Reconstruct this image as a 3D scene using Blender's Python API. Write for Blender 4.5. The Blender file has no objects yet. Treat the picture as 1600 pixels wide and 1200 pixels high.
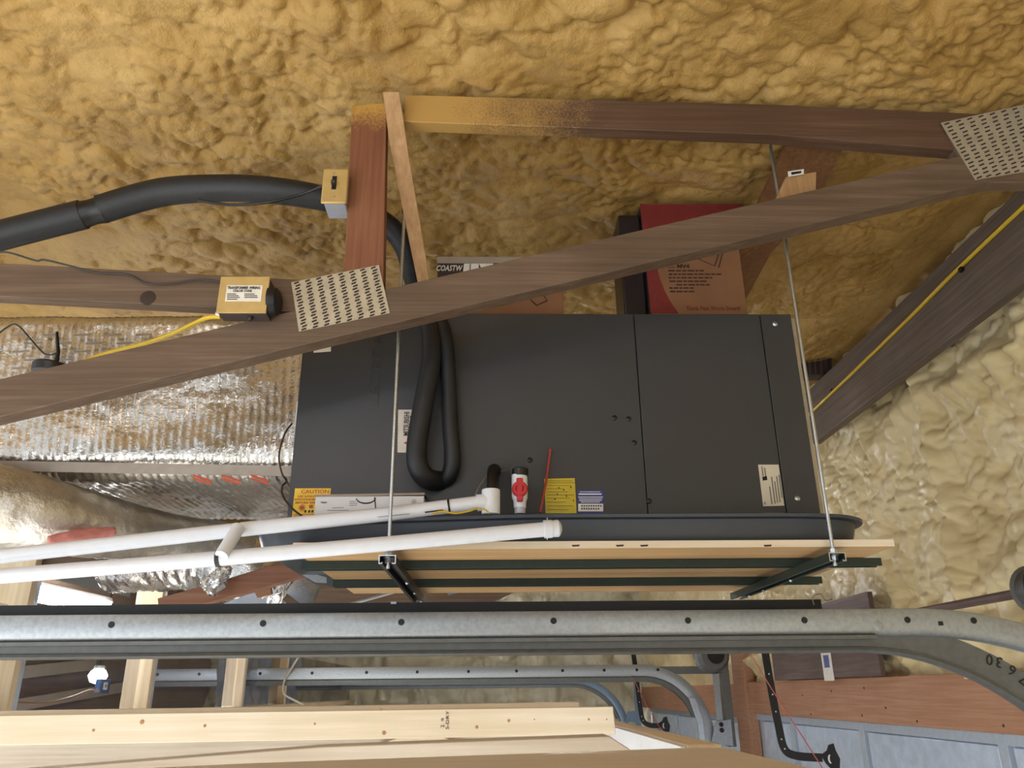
import bpy, math, random
import numpy as np
from mathutils import Matrix, Vector
random.seed(7)
rng = np.random.default_rng(7)
scene = bpy.context.scene
col = scene.collection

# ------------------------------------------------------------------ camera
F = 1240.0
CAM = Vector((0, 0, 2.3))
ROT = (Matrix.Rotation(math.radians(-1.6), 3, 'Z') @
       Matrix.Rotation(math.radians(90 + 21.2), 3, 'X') @
       Matrix.Rotation(math.radians(-0.6), 3, 'Z'))
cd = bpy.data.cameras.new('camera')
cd.sensor_fit = 'HORIZONTAL'; cd.sensor_width = 36.0; cd.lens = 36.0 * F / 1600.0
cd.clip_start = 0.02; cd.clip_end = 100
cam = bpy.data.objects.new('camera', cd); col.objects.link(cam)
cam.matrix_world = Matrix.Translation(CAM) @ ROT.to_4x4()
scene.camera = cam

# ------------------------------------------------------------------ world, lights, exposure
world = bpy.data.worlds.new('overcast_daylight'); scene.world = world
world.use_nodes = True
bg = world.node_tree.nodes['Background']
bg.inputs[0].default_value = (0.86, 0.93, 1.0, 1); bg.inputs[1].default_value = 1.0
scene.view_settings.view_transform = 'Standard'
scene.view_settings.look = 'None'
scene.view_settings.gamma = 1.0
scene.view_settings.use_curve_mapping = False
scene.view_settings.exposure = 0.34

def area_light(name, loc, target, size, size_y, power, color):
    l = bpy.data.lights.new(name, 'AREA'); l.shape = 'RECTANGLE'; l.size = size; l.size_y = size_y
    l.energy = power; l.color = color
    o = bpy.data.objects.new(name, l); col.objects.link(o)
    o.location = loc
    o.rotation_euler = (Vector(target) - Vector(loc)).to_track_quat('-Z', 'Y').to_euler()
    return o
# daylight through the open side of the building, left and behind the viewer
area_light('daylight_opening', (-4.2, -1.6, 1.2), (0.6, 2.4, 2.9), 3.2, 2.0, 32, (0.88, 0.94, 1.0))
sl = bpy.data.lights.new('sun', 'SUN'); sl.energy = 17.0; sl.angle = math.radians(2); sl.color = (0.96, 0.98, 1.0)
so = bpy.data.objects.new('sun', sl); col.objects.link(so)
so.rotation_euler = Vector((0.62, 0.30, -0.72)).to_track_quat('-Z', 'Y').to_euler()

# ------------------------------------------------------------------ pixel -> place helpers
def ray(x, y):
    return ROT @ Vector(((x - 800) / F, (600 - y) / F, -1.0))
def P(x, y, Y):
    d = ray(x, y); return CAM + d * (Y / d.y)
def PX(x, y, X):
    d = ray(x, y); return CAM + d * (X / d.x)
def PZ(x, y, Z):
    d = ray(x, y); return CAM + d * ((Z - CAM.z) / d.z)

# ------------------------------------------------------------------ materials
def lin(c):
    if isinstance(c, str):
        c = [int(c[i:i + 2], 16) / 255 for i in (0, 2, 4)]
    return tuple(v / 12.92 if v <= 0.04045 else ((v + 0.055) / 1.055) ** 2.4 for v in c) + (1,)

class NT:
    def __init__(s, name):
        s.m = bpy.data.materials.new(name); s.m.use_nodes = True
        s.t = s.m.node_tree; s.b = s.t.nodes['Principled BSDF']
    def n(s, typ, **kw):
        nd = s.t.nodes.new(typ)
        for k, v in kw.items():
            if k in nd.inputs.keys(): nd.inputs[k].default_value = v
            else: setattr(nd, k, v)
        return nd
    def l(s, a, b): s.t.links.new(a, b)
    def ramp(s, fac, stops):
        r = s.n('ShaderNodeValToRGB'); e = r.color_ramp.elements
        while len(e) < len(stops): e.new(0.5)
        for i, (p, c) in enumerate(stops):
            e[i].position = p; e[i].color = lin(c)
        s.l(fac, r.inputs[0]); return r.outputs[0]
    def coords(s, scale=(1, 1, 1), rot=(0, 0, 0), world=True):
        if world: o = s.n('ShaderNodeNewGeometry').outputs['Position']
        else: o = s.n('ShaderNodeTexCoord').outputs['Object']
        mp = s.n('ShaderNodeMapping'); mp.inputs['Scale'].default_value = scale; mp.inputs['Rotation'].default_value = rot
        s.l(o, mp.inputs[0]); return mp.outputs[0]
    def noise(s, vec, scale, detail=4, rough=0.55, dist=0.0):
        n = s.n('ShaderNodeTexNoise', Scale=scale, Detail=detail, Roughness=rough, Distortion=dist)
        s.l(vec, n.inputs['Vector']); return n.outputs['Fac']
    def bump(s, h, strength, dist=0.01):
        b = s.n('ShaderNodeBump', Strength=strength, Distance=dist)
        s.l(h, b.inputs['Height']); s.l(b.outputs[0], s.b.inputs['Normal'])

def plain(name, c, rough=0.5, metal=0.0, vary=0.08, scale=30, bump=0.0, spec=0.5):
    k = NT(name); v = k.coords()
    f = k.noise(v, scale)
    a = np.array(lin(c)[:3]); g = lambda q: tuple(np.clip(np.where(q <= 0.0031308, q * 12.92, 1.055 * q ** (1 / 2.4) - 0.055), 0, 1))
    k.l(k.ramp(f, [(0.3, g(a * (1 - vary))), (0.7, g(np.clip(a * (1 + vary), 0, 1)))]), k.b.inputs['Base Color'])
    k.b.inputs['Roughness'].default_value = rough; k.b.inputs['Metallic'].default_value = metal
    k.b.inputs['Specular IOR Level'].default_value = spec
    if bump: k.bump(k.noise(v, scale * 6), bump, 0.002)
    return k.m

def wood(name, dark, mid, light, axis=0, rough=0.65, overspray=None, grain=1.0, knots=True):
    k = NT(name)
    sc = [75.0, 75.0, 75.0]; sc[axis] = 2.2
    v = k.coords(tuple(sc))
    f1 = k.noise(v, 1.0 * grain, 6, 0.62, 0.15)
    v2 = k.coords((1, 1, 1)); f2 = k.noise(v2, 3.0, 3)
    mix = k.n('ShaderNodeMath', operation='ADD'); 
    m2 = k.n('ShaderNodeMath', operation='MULTIPLY'); m2.inputs[1].default_value = 0.45
    k.l(f2, m2.inputs[0]); k.l(f1, mix.inputs[0]); k.l(m2.outputs[0], mix.inputs[1])
    c = k.ramp(mix.outputs[0], [(0.38, dark), (0.72, mid), (1.0, light)])
    if overspray:
        comp, at, width, sgn, foamc = overspray
        pos = k.n('ShaderNodeNewGeometry').outputs['Position']
        sx = k.n('ShaderNodeSeparateXYZ'); k.l(pos, sx.inputs[0])
        fine = k.noise(v2, 160.0, 2); coarse = k.noise(v2, 6.0, 3)
        sm = k.n('ShaderNodeMath', operation='MULTIPLY_ADD'); sm.inputs[1].default_value = sgn / width; sm.inputs[2].default_value = -sgn * at / width
        k.l(sx.outputs[comp], sm.inputs[0])
        s2 = k.n('ShaderNodeMath', operation='MULTIPLY_ADD'); s2.inputs[1].default_value = 1.6; k.l(fine, s2.inputs[0]); k.l(sm.outputs[0], s2.inputs[2])
        s3 = k.n('ShaderNodeMath', operation='MULTIPLY_ADD'); s3.inputs[1].default_value = 1.8; k.l(coarse, s3.inputs[0]); k.l(s2.outputs[0], s3.inputs[2])
        s4 = k.n('ShaderNodeMapRange'); s4.inputs[1].default_value = 1.2; s4.inputs[2].default_value = 2.2; k.l(s3.outputs[0], s4.inputs[0])
        mx = k.n('ShaderNodeMix', data_type='RGBA')
        k.l(s4.outputs[0], mx.inputs[0]); k.l(c, mx.inputs[6]); mx.inputs[7].default_value = lin(foamc)
        c = mx.outputs[2]
    k.l(c, k.b.inputs['Base Color'])
    k.b.inputs['Roughness'].default_value = rough
    k.bump(f1, 0.15, 0.0015)
    return k.m

def foam_mat(name, a, b, c, rough=0.5, bump=0.5):
    k = NT(name); v = k.coords()
    f = k.noise(v, 2.2, 5, 0.6)
    k.l(k.ramp(f, [(0.28, a), (0.5, b), (0.74, c)]), k.b.inputs['Base Color'])
    k.b.inputs['Roughness'].default_value = rough
    k.b.inputs['Specular IOR Level'].default_value = 0.35
    f2 = k.noise(v, 75, 5, 0.65)
    k.bump(f2, bump, 0.012)
    return k.m

M = {}
M['foam_roof'] = foam_mat('yellow_spray_foam', '906e37', 'aa874a', 'c09e62')
M['foam_wall'] = foam_mat('pale_spray_foam', 'bda97a', 'cdbb90', 'd9cba8', 0.36, 0.12)
M['foam_far'] = foam_mat('grey_spray_foam', 'a89f86', 'bdb59c', 'cdc6b0', 0.6, 0.3)
M['truss'] = wood('aged_brown_lumber', '4a3a2c', '604c3c', '756250', 0)
M['truss_top'] = wood('aged_brown_lumber_with_overspray', '46301f', '583f2e', '6a5140', 0, overspray=(0, 0.12, 0.36, -1, 'b08a4a'))
M['post'] = wood('red_brown_lumber_with_overspray', '623620', '784a30', '8a5d42', 2, overspray=(2, 3.86, 0.09, 1, 'b48b3e'))
M['beam'] = wood('grey_brown_beam_lumber', '4c4037', '615348', '756860', 1, overspray=(2, 3.575, 0.03, -1, 'c7a455'))
M['strut'] = wood('pale_tan_lumber', '8f6b45', 'a98359', 'bd9a70', 2)
M['pine'] = wood('fresh_pine_lumber', 'cdbb9c', 'dccdb4', 'e8ddcb', 0, 0.6, grain=0.7)
M['pine_y'] = wood('fresh_pine_lumber_lengthways', 'c2a983', 'd3be9d', 'e2d1b5', 1, 0.6, grain=0.7)
M['pine_z'] = wood('fresh_pine_stud', 'cbb189', 'dcc6a4', 'e8d8bc', 2, 0.6, grain=0.7)
M['greyboard'] = wood('weathered_grey_board', 'ae9f8c', 'c4b7a6', 'd4c9bb', 0, 0.7)
M['paleplank'] = wood('pale_plank', 'cabba5', 'dacdbb', 'e6ddd0', 0, 0.45)
M['header'] = wood('red_cedar_header', '8a5f45', 'a3765a', 'b18b71', 1, 0.65)
M['dark_board'] = wood('dark_brown_board', '423330', '5a4842', '705d57', 1, 0.6)
M['brace'] = wood('red_brown_brace', '6d4634', '8a5e49', '9d735e', 0)
M['ply'] = wood('plywood_underside', 'a07d52', 'b89466', 'c8aa80', 0, 0.6, grain=0.4)
M['tanboard'] = wood('brown_sheathing_board', '5d3d22', '77502f', '8a623e', 2)
M['ahu'] = plain('charcoal_painted_steel', '36373a', 0.42, 0.0, 0.06, 6, 0.05)
M['ahu_seam'] = plain('black_seam', '141416', 0.6)
M['pan'] = plain('black_drain_pan_plastic', '363c46', 0.35, 0, 0.05)
M['rubber'] = plain('black_foam_rubber', '1b1d21', 0.5, 0, 0.1, 60, 0.3)
M['black'] = plain('black_plastic', '101012', 0.4)
M['black_steel'] = plain('black_painted_steel', '17171a', 0.45, 0.2)
M['galv'] = plain('galvanised_steel', 'a2a7ab', 0.42, 0.7, 0.12, 90, 0.05)
M['galv_dark'] = plain('dull_galvanised_steel', '6a6b69', 0.5, 0.5, 0.1, 40)
M['zinc'] = plain('zinc_plated_rod', 'b9bfc4', 0.3, 0.9, 0.08, 60)
M['plate'] = plain('galvanised_nail_plate', 'b3a995', 0.5, 0.4, 0.12, 30)
M['slot'] = plain('dark_slot', '33261e', 0.8)
M['knot'] = plain('pine_knot', 'a87f56', 0.7)
M['strut_green'] = plain('dark_green_strut_channel', '26342f', 0.45, 0.2, 0.1)
M['pvc'] = plain('white_pvc', 'dde2ec', 0.35, 0, 0.03)
M['red_plastic'] = plain('red_plastic', 'b51f2a', 0.35)
M['clear_end'] = plain('greyish_clear_plastic', 'b4b6c4', 0.2)
M['redtube'] = plain('red_straw_plastic', 'a8443a', 0.4)
M['beige'] = plain('beige_metal_cover', 'bb9f66', 0.4, 0.25)
M['grey_pvc'] = plain('grey_blue_plastic_box', '9fa4b2', 0.45)
M['steel_dark'] = plain('dark_transformer_steel', '4b4140', 0.45, 0.3)
M['yellow_wire'] = plain('yellow_cable_jacket', 'c9a92a', 0.45)
M['wire_white'] = plain('pale_wire', 'cfc8b0', 0.5)
M['card'] = plain('brown_cardboard', '8d6446', 0.8, 0, 0.08, 12)
M['card_edge'] = plain('worn_cardboard_edge', '9c8f83', 0.8)
M['card_dark'] = plain('dark_brown_print', '3b2a27', 0.7)
M['card_red'] = plain('red_carton_print', '7d2a28', 0.6)
M['card_black'] = plain('black_shrink_wrap', '2b2428', 0.3)
M['white_card'] = plain('white_carton', 'd9dade', 0.55, 0, 0.03)
M['white'] = plain('white_print', 'e6e4de', 0.5)
M['label'] = plain('beige_label_paper', 'cfc7b4', 0.5, 0, 0.04)
M['label_white'] = plain('white_label_paper', 'dcd8cf', 0.5)
M['ink'] = plain('black_ink', '15130f', 0.6)
M['ink_grey'] = plain('grey_ink', '7a7468', 0.6)
M['ink_brown'] = plain('brown_ink', '3d2a20', 0.7)
M['ink_red'] = plain('red_ink', 'b3261e', 0.5)
M['ink_orange'] = plain('red_orange_ink', 'b8421a', 0.5)
M['ink_olive'] = plain('olive_ink', '8c7c14', 0.6)
M['emboss'] = plain('embossed_charcoal', '3a3b3e', 0.4)
M['yellow_st'] = plain('yellow_sticker', 'cbb62a', 0.45)
M['orange_st'] = plain('yellow_orange_sticker', 'e8c22c', 0.45)
M['blue_st'] = plain('blue_sticker', '26388c', 0.45)
M['silver_st'] = plain('silver_badge', 'b8b2a8', 0.35, 0.5)
M['pink'] = plain('pink_fibreglass', 'c9837c', 0.9, 0, 0.15, 40, 0.4)
M['concrete'] = plain('concrete', 'b8b6b0', 0.8, 0, 0.08, 5)
M['door_white'] = plain('white_door_steel', 'a9b3bf', 0.4, 0.1, 0.06)
M['door_foil'] = plain('silvery_door_insulation', 'c8d6ea', 0.25, 0.3, 0.12, 14, 0.5)
M['blue_box'] = plain('blue_plastic', '33507c', 0.5)
M['tan_cord'] = plain('tan_cord', 'a5876a', 0.6)
M['blue_metal'] = plain('bluish_galvanised_steel', '77899c', 0.4, 0.6)

def foil_mat(name, base, rough, ribaxis, ribscale):
    k = NT(name); v = k.coords()
    f = k.noise(v, 9, 4, 0.6)
    k.l(k.ramp(f, [(0.3, base), (0.7, 'd8d4cf')]), k.b.inputs['Base Color'])
    k.b.inputs['Metallic'].default_value = 0.9
    k.b.inputs['Roughness'].default_value = rough
    w = k.n('ShaderNodeTexWave', Scale=ribscale, Distortion=1.5, Detail=2.0); w.bands_direction = ribaxis; w.wave_profile = 'SAW'
    k.l(v, w.inputs['Vector'])
    a = k.n('ShaderNodeMath', operation='MULTIPLY_ADD'); a.inputs[1].default_value = 0.9
    k.l(w.outputs['Fac'], a.inputs[0]); k.l(k.noise(v, 55, 3, 0.6), a.inputs[2])
    k.bump(a.outputs[0], 0.35, 0.010)
    return k.m
M['foil'] = foil_mat('foil_scrim_duct_wrap', 'b9b2a6', 0.26, 'X', 9)
M['foil2'] = foil_mat('crinkled_foil_duct', 'c5c6c8', 0.2, 'Y', 5)
M['tape'] = plain('dull_foil_tape', '998e83', 0.5, 0.6, 0.1)
M['foil3'] = foil_mat('ribbed_branch_foil', 'a89d8b', 0.38, 'DIAGONAL', 14)
M['foil3'].node_tree.nodes['Principled BSDF'].inputs['Metallic'].default_value = 0.8
M['boarding'] = wood('brown_boarding', '6a544c', '86706a', '9a857e', 1)

k = NT('clear_plastic_sheet')
out = k.t.nodes['Material Output']
tr = k.n('ShaderNodeBsdfTransparent'); gl = k.n('ShaderNodeBsdfGlossy'); gl.inputs['Roughness'].default_value = 0.06
tr.inputs[0].default_value = (0.78, 0.78, 0.8, 1)
mx = k.n('ShaderNodeMixShader'); lw = k.n('ShaderNodeLayerWeight'); lw.inputs[0].default_value = 0.3; fm = k.n('ShaderNodeMath', operation='MULTIPLY'); fm.inputs[1].default_value = 0.22; k.l(lw.outputs['Facing'], fm.inputs[0])
k.l(fm.outputs[0], mx.inputs[0]); k.l(tr.outputs[0], mx.inputs[1]); k.l(gl.outputs[0], mx.inputs[2]); k.l(mx.outputs[0], out.inputs[0])
M['sheet'] = k.m
k = NT('led_tube_glow'); k.b.inputs['Emission Color'].default_value = (0.92, 0.96, 1, 1); k.b.inputs['Emission Strength'].default_value = 95
M['led'] = k.m
k = NT('added_far_led_glow'); k.b.inputs['Emission Color'].default_value = (0.95, 0.97, 1, 1); k.b.inputs['Emission Strength'].default_value = 110  # for the unseen tube added to brighten the far bay
M['led_far_added'] = k.m
k = NT('added_near_led_glow'); k.b.inputs['Emission Color'].default_value = (0.95, 0.97, 1, 1); k.b.inputs['Emission Strength'].default_value = 34  # for the unseen tube added behind the viewer to light the plank tops
M['led_near_added'] = k.m

# ------------------------------------------------------------------ mesh helpers
XA, YA, ZA = Vector((1, 0, 0)), Vector((0, 1, 0)), Vector((0, 0, 1))
ORG = {}
class MB:
    def __init__(s): s.v = []; s.f = []
    def add(s, vs, fs):
        o = len(s.v); s.v += [tuple(p) for p in vs]; s.f += [tuple(i + o for i in q) for q in fs]; return s
    def box(s, lo, hi):
        x0, y0, z0 = lo; x1, y1, z1 = hi
        return s.add([(x0,y0,z0),(x1,y0,z0),(x1,y1,z0),(x0,y1,z0),(x0,y0,z1),(x1,y0,z1),(x1,y1,z1),(x0,y1,z1)],
                     [(0,3,2,1),(4,5,6,7),(0,1,5,4),(1,2,6,5),(2,3,7,6),(3,0,4,7)])
    def prism(s, pts, ext):
        """polygon pts (front, any order) extruded by the vector ext"""
        n = len(pts); e = Vector(ext); pts = [Vector(p) for p in pts]
        nr = Vector((0, 0, 0))
        for i in range(n): nr += pts[i].cross(pts[(i + 1) % n])
        if nr.dot(e) > 0: pts = pts[::-1]
        vs = pts + [p + e for p in pts]
        fs = [tuple(range(n)), tuple(range(2 * n - 1, n - 1, -1))]
        for i in range(n):
            j = (i + 1) % n; fs.append((j, i, i + n, j + n))
        return s.add(vs, fs)
    def tube(s, path, r, n=12, caps=True, smoothpath=0):
        pts = [Vector(p) for p in path]
        rs = list(r) if hasattr(r, '__len__') else [r] * len(pts)
        if smoothpath:
            pts, rs = catmull(pts, rs, smoothpath)
        up = None; rings = []
        for i, p in enumerate(pts):
            t = (pts[min(i + 1, len(pts) - 1)] - pts[max(i - 1, 0)]).normalized()
            if up is None:
                up = t.cross(Vector((0, 0, 1)))
                if up.length < 1e-3: up = t.cross(Vector((0, 1, 0)))
                up.normalize()
            up = (up - t * up.dot(t)).normalized(); w = t.cross(up)
            rings.append([p + (up * math.cos(a) + w * math.sin(a)) * rs[i] for a in [2 * math.pi * k / n for k in range(n)]])
        vs = [q for rg in rings for q in rg]; fs = []
        for i in range(len(rings) - 1):
            for k in range(n):
                k2 = (k + 1) % n; fs.append((i * n + k, i * n + k2, (i + 1) * n + k2, (i + 1) * n + k))
        if caps:
            fs.append(tuple(range(n - 1, -1, -1))); b = (len(rings) - 1) * n; fs.append(tuple(range(b, b + n)))
        return s.add(vs, fs)
    def lathe(s, base, axis, prof, n=20):
        """prof: list of (distance along axis, radius)"""
        ax = Vector(axis).normalized(); b = Vector(base)
        u = ax.cross(ZA if abs(ax.z) < .9 else XA).normalized(); w = ax.cross(u)
        vs = [b + ax * d + (u * math.cos(2 * math.pi * k / n) + w * math.sin(2 * math.pi * k / n)) * max(r, 1e-4) for d, r in prof for k in range(n)]
        fs = [(i * n + k, i * n + (k + 1) % n, (i + 1) * n + (k + 1) % n, (i + 1) * n + k) for i in range(len(prof) - 1) for k in range(n)]
        fs += [tuple(range(n - 1, -1, -1)), tuple(range((len(prof) - 1) * n, len(prof) * n))]
        return s.add(vs, fs)
    def sweep(s, prof, frames, closed=True, caps=True):
        """prof: list of (a,b); frames: list of (point, A, B)"""
        n = len(prof); vs = []; fs = []
        for p, A, B in frames:
            vs += [Vector(p) + Vector(A) * a + Vector(B) * b for a, b in prof]
        m = n if closed else n - 1
        for i in range(len(frames) - 1):
            for k in range(m):
                k2 = (k + 1) % n; fs.append((i * n + k, i * n + k2, (i + 1) * n + k2, (i + 1) * n + k))
        if caps and closed:
            fs.append(tuple(range(n - 1, -1, -1))); b = (len(frames) - 1) * n; fs.append(tuple(range(b, b + n)))
        return s.add(vs, fs)

def catmull(pts, rs, k):
    P_ = [pts[0]] + pts + [pts[-1]]; R_ = [rs[0]] + rs + [rs[-1]]
    op, orr = [], []
    for i in range(1, len(P_) - 2):
        for j in range(k):
            t = j / k; a, b, c, d = P_[i-1], P_[i], P_[i+1], P_[i+2]
            op.append(0.5 * ((2*b) + (c-a)*t + (2*a-5*b+4*c-d)*t*t + (3*b-a-3*c+d)*t**3))
            orr.append(R_[i] * (1-t) + R_[i+1] * t)
    op.append(pts[-1]); orr.append(rs[-1]); return op, orr

def obj(name, mb, mat, parent=None, smooth=True, bevel=0.0, angle=40, **props):
    v = np.array(mb.v, dtype=np.float64)
    lo, hi = v.min(0), v.max(0)
    o = (lo + hi) / 2
    if parent is None: o[2] = lo[2]
    me = bpy.data.meshes.new(name)
    me.from_pydata([tuple(q) for q in (v - o)], [], mb.f); me.update()
    me.materials.append(M[mat])
    if smooth:
        me.polygons.foreach_set('use_smooth', [True] * len(me.polygons))
        me.set_sharp_from_angle(angle=math.radians(angle))
    ob = bpy.data.objects.new(name, me); col.objects.link(ob)
    ORG[ob.name] = Vector(o)
    ob.location = Vector(o)
    if parent is not None:
        ob.parent = parent; ob.location = Vector(o) - ORG[parent.name]
    if bevel:
        bv = ob.modifiers.new('bevel', 'BEVEL'); bv.width = bevel; bv.segments = 2; bv.limit_method = 'ANGLE'; bv.angle_limit = math.radians(35)
    for k_, v_ in props.items(): ob[k_] = v_
    return ob

def copy_at(src, offset, parent=None):
    c = src.copy(); col.objects.link(c)
    c.location = src.location + Vector(offset); ORG[c.name] = ORG[src.name] + Vector(offset)
    if parent is not None: c.parent = parent
    return c

def thing(name, loc, label, category, group=None):
    e = bpy.data.objects.new(name, None); e.empty_display_size = 0.05; col.objects.link(e)
    e.location = loc; ORG[e.name] = Vector(loc); e['label'] = label; e['category'] = category
    if group: e['group'] = group
    return e
def tag(o, label, category, group=None):
    o['label'] = label; o['category'] = category
    if group: o['group'] = group
    return o
def struct(o): o['kind'] = 'structure'; return o

def board_px(quad, Y, t):
    """a board whose front face is the pixel quad on the plane at depth Y, t metres thick behind it"""
    return MB().prism([P(x, y, Y) for x, y in quad], (0, t, 0))

def text(name, s, origin, xd, yd, size, mat, parent, depth=0.0006, align='LEFT', bold=0.0, shear=0.0, width=None):
    cu = bpy.data.curves.new('txt', 'FONT'); cu.body = s; cu.size = size; cu.align_x = align; cu.extrude = depth
    cu.offset = bold; cu.shear = shear; cu.resolution_u = 2
    to = bpy.data.objects.new('txt', cu); col.objects.link(to)
    bpy.context.view_layer.update()
    me = bpy.data.meshes.new_from_object(to.evaluated_get(bpy.context.evaluated_depsgraph_get()))
    bpy.data.objects.remove(to); bpy.data.curves.remove(cu)
    co = np.array([v.co[:] for v in me.vertices])
    if width and len(co):
        w = co[:, 0].max() - co[:, 0].min(); co[:, 0] *= width / max(w, 1e-6)
    xd = Vector(xd).normalized(); yd = Vector(yd).normalized(); zd = xd.cross(yd)
    o = Vector(origin)
    mb = MB(); mb.v = [tuple(o + xd * c[0] + yd * c[1] + zd * c[2]) for c in co]
    mb.f = [tuple(p.vertices) for p in me.polygons]
    bpy.data.meshes.remove(me)
    return obj(name, mb, mat, parent, smooth=False)


# ------------------------------------------------------------------ foam surfaces
def hsh(ix, iy, seed):
    h = (ix.astype(np.int64) * 374761393 + iy.astype(np.int64) * 668265263 + seed * 974634777) & 0xFFFFFFFF
    h = ((h ^ (h >> 13)) * 1274126177) & 0xFFFFFFFF
    h = (h ^ (h >> 16)) & 0xFFFFFFFF
    return h.astype(np.float64) / 4294967295.0
def vnoise(x, y, seed):
    ix, iy = np.floor(x), np.floor(y); fx, fy = x - ix, y - iy
    fx = fx * fx * (3 - 2 * fx); fy = fy * fy * (3 - 2 * fy)
    a, b = hsh(ix, iy, seed), hsh(ix + 1, iy, seed); c, d = hsh(ix, iy + 1, seed), hsh(ix + 1, iy + 1, seed)
    return (a * (1 - fx) + b * fx) * (1 - fy) + (c * (1 - fx) + d * fx) * fy
def fbm(x, y, seed, oct=4):
    s = 0; a = 0.5
    for i in range(oct): s = s + a * vnoise(x, y, seed + i * 17); x = x * 2.03; y = y * 2.03; a *= 0.5
    return s
def lobes(x, y, seed, jitter=0.9, rmin=0.45, rmax=1.0):
    """overlapping rounded blobs of different size, like set foam"""
    ix, iy = np.floor(x), np.floor(y); h = np.zeros_like(x)
    for dx in (-1, 0, 1):
        for dy in (-1, 0, 1):
            cx, cy = ix + dx, iy + dy
            px = cx + 0.5 + jitter * (hsh(cx, cy, seed) - 0.5); py = cy + 0.5 + jitter * (hsh(cx, cy, seed + 1) - 0.5)
            r = rmin + (rmax - rmin) * hsh(cx, cy, seed + 2)
            d2 = ((x - px) ** 2 + (y - py) ** 2) / (r * r)
            h = np.maximum(h, r * np.sqrt(np.clip(1 - d2, 0, 1)))
    return h
def foam_h(u, v, seed, big=0.15, mid=0.060, small=0.029, amp=1.0, ang=0.5, stretch=1.3, low=0.09):
    ca, sa = math.cos(ang), math.sin(ang)
    a = (u * ca + v * sa) / stretch; b = (-u * sa + v * ca)
    w = big * 0.55
    a = a + w * (fbm(u * .9 / big, v * .9 / big, seed + 5) - 0.5); b = b + w * (fbm(u * .9 / big + 9, v * .9 / big, seed + 6) - 0.5)
    mask = np.clip((fbm(u * .37 / big, v * .37 / big, seed + 40, 3) - 0.27) * 3.4, 0.12, 1)
    m2 = np.clip((fbm(u * .5 / big + 31, v * .5 / big, seed + 43, 3) - 0.22) * 3.2, 0.2, 1)
    h = low * (fbm(u * 1.3, v * 1.3, seed, 3) - 0.45)
    h = h + 0.22 * big * lobes(a / big, b / big, seed + 50)
    h = h + 0.50 * mid * lobes(a / mid, b / mid, seed + 60) * mask
    h = h + 0.70 * small * lobes(a / small, b / small, seed + 65) * m2
    h = h + 0.14 * small * (fbm(u * 1.6 / small, v * 1.6 / small, seed + 70, 3) - 0.45)
    return h * amp
def grid_mesh(us, vs, fn):
    U, V = np.meshgrid(us, vs, indexing='ij'); X, Y, Z = fn(U, V)
    co = np.stack([X, Y, Z], -1).reshape(-1, 3); nu, nv = len(us), len(vs)
    i = np.arange((nu - 1) * (nv - 1)); r, c = i // (nv - 1), i % (nv - 1); b = r * nv + c
    f = np.stack([b, b + 1, b + nv + 1, b + nv], -1)
    return co, f
def fast_obj(name, co, f, mat, parent=None):
    o = (co.min(0) + co.max(0)) / 2
    me = bpy.data.meshes.new(name)
    me.vertices.add(len(co)); me.vertices.foreach_set('co', (co - o).astype(np.float32).ravel())
    me.loops.add(f.size); me.loops.foreach_set('vertex_index', f.astype(np.int32).ravel())
    me.polygons.add(len(f)); me.polygons.foreach_set('loop_start', np.arange(0, f.size, 4, dtype=np.int32))
    me.polygons.foreach_set('loop_total', np.full(len(f), 4, dtype=np.int32))
    me.polygons.foreach_set('use_smooth', np.ones(len(f), dtype=bool))
    me.update(calc_edges=True); me.validate()
    me.materials.append(M[mat])
    ob = bpy.data.objects.new(name, me); col.objects.link(ob); ob.location = Vector(o); ORG[ob.name] = Vector(o)
    if parent: ob.parent = parent; ob.location = Vector(o) - ORG[parent.name]
    return ob

def ceil_base(X):
    return 4.05 + 0 * X
def ridge(d, w): return np.exp(-(d / w) ** 2)
def ceiling_fn(U, V):
    h = foam_h(U, V, 3)
    # foam rolled over the roof purlins and seams between the spray passes
    h = h - 0.022 * ridge(U + 0.33 + 0.10 * (fbm(V * 3, V * 0, 9) - .5), 0.03) * np.clip((1.9 - V) * 4, 0, 1)
    d = (U - 0.1) * 0.45 + (V - 1.62) * 0.9 + 0.16 * (fbm(U * 4, V * 4, 8) - .5)
    h = h + 0.035 * (1 / (1 + np.exp(-d / 0.02)) - 0.5) * np.clip(U * 6, 0, 1)
    h = h + 0.035 * ridge((U - 1.15) - 0.9 * (V - 1.6), 0.08)
    # the seam meets the side beam
    h = h * (1 - .7 * np.clip((U - 1.65) / .2, 0, 1))
    return U, V, ceil_base(U) - h
us = np.arange(-2.7, 2.0, 0.0075); vs = np.arange(1.05, 4.1, 0.0075)
co, f = grid_mesh(us, vs, ceiling_fn)
ceiling = struct(fast_obj('ceiling', co, f[:, ::-1], 'foam_roof'))
tag(ceiling, 'lumpy mustard yellow spray foam under the roof', 'ceiling')
def coarse_ceiling(name, x0, x1, y0, y1, st):
    U = np.arange(x0, x1 + st, st); V = np.arange(y0, y1 + st, st)
    co, f = grid_mesh(U, V, lambda a, b: (a, b, ceil_base(a) - foam_h(a, b, 3)))
    return co, f
allc, allf, off = [], [], 0
for (x0, x1, y0, y1, st) in ((-3.6, 2.0, 4.08, 11.2, 0.05), (-3.6, 2.0, -4.0, 1.06, 0.05), (-3.6, -2.69, 1.05, 4.1, 0.05)):
    co, f = coarse_ceiling('c', x0, x1, y0, y1, st); allc.append(co); allf.append(f + off); off += len(co)
fast_obj('foam_field', np.concatenate(allc), np.concatenate(allf)[:, ::-1], 'foam_roof', ceiling)

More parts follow.
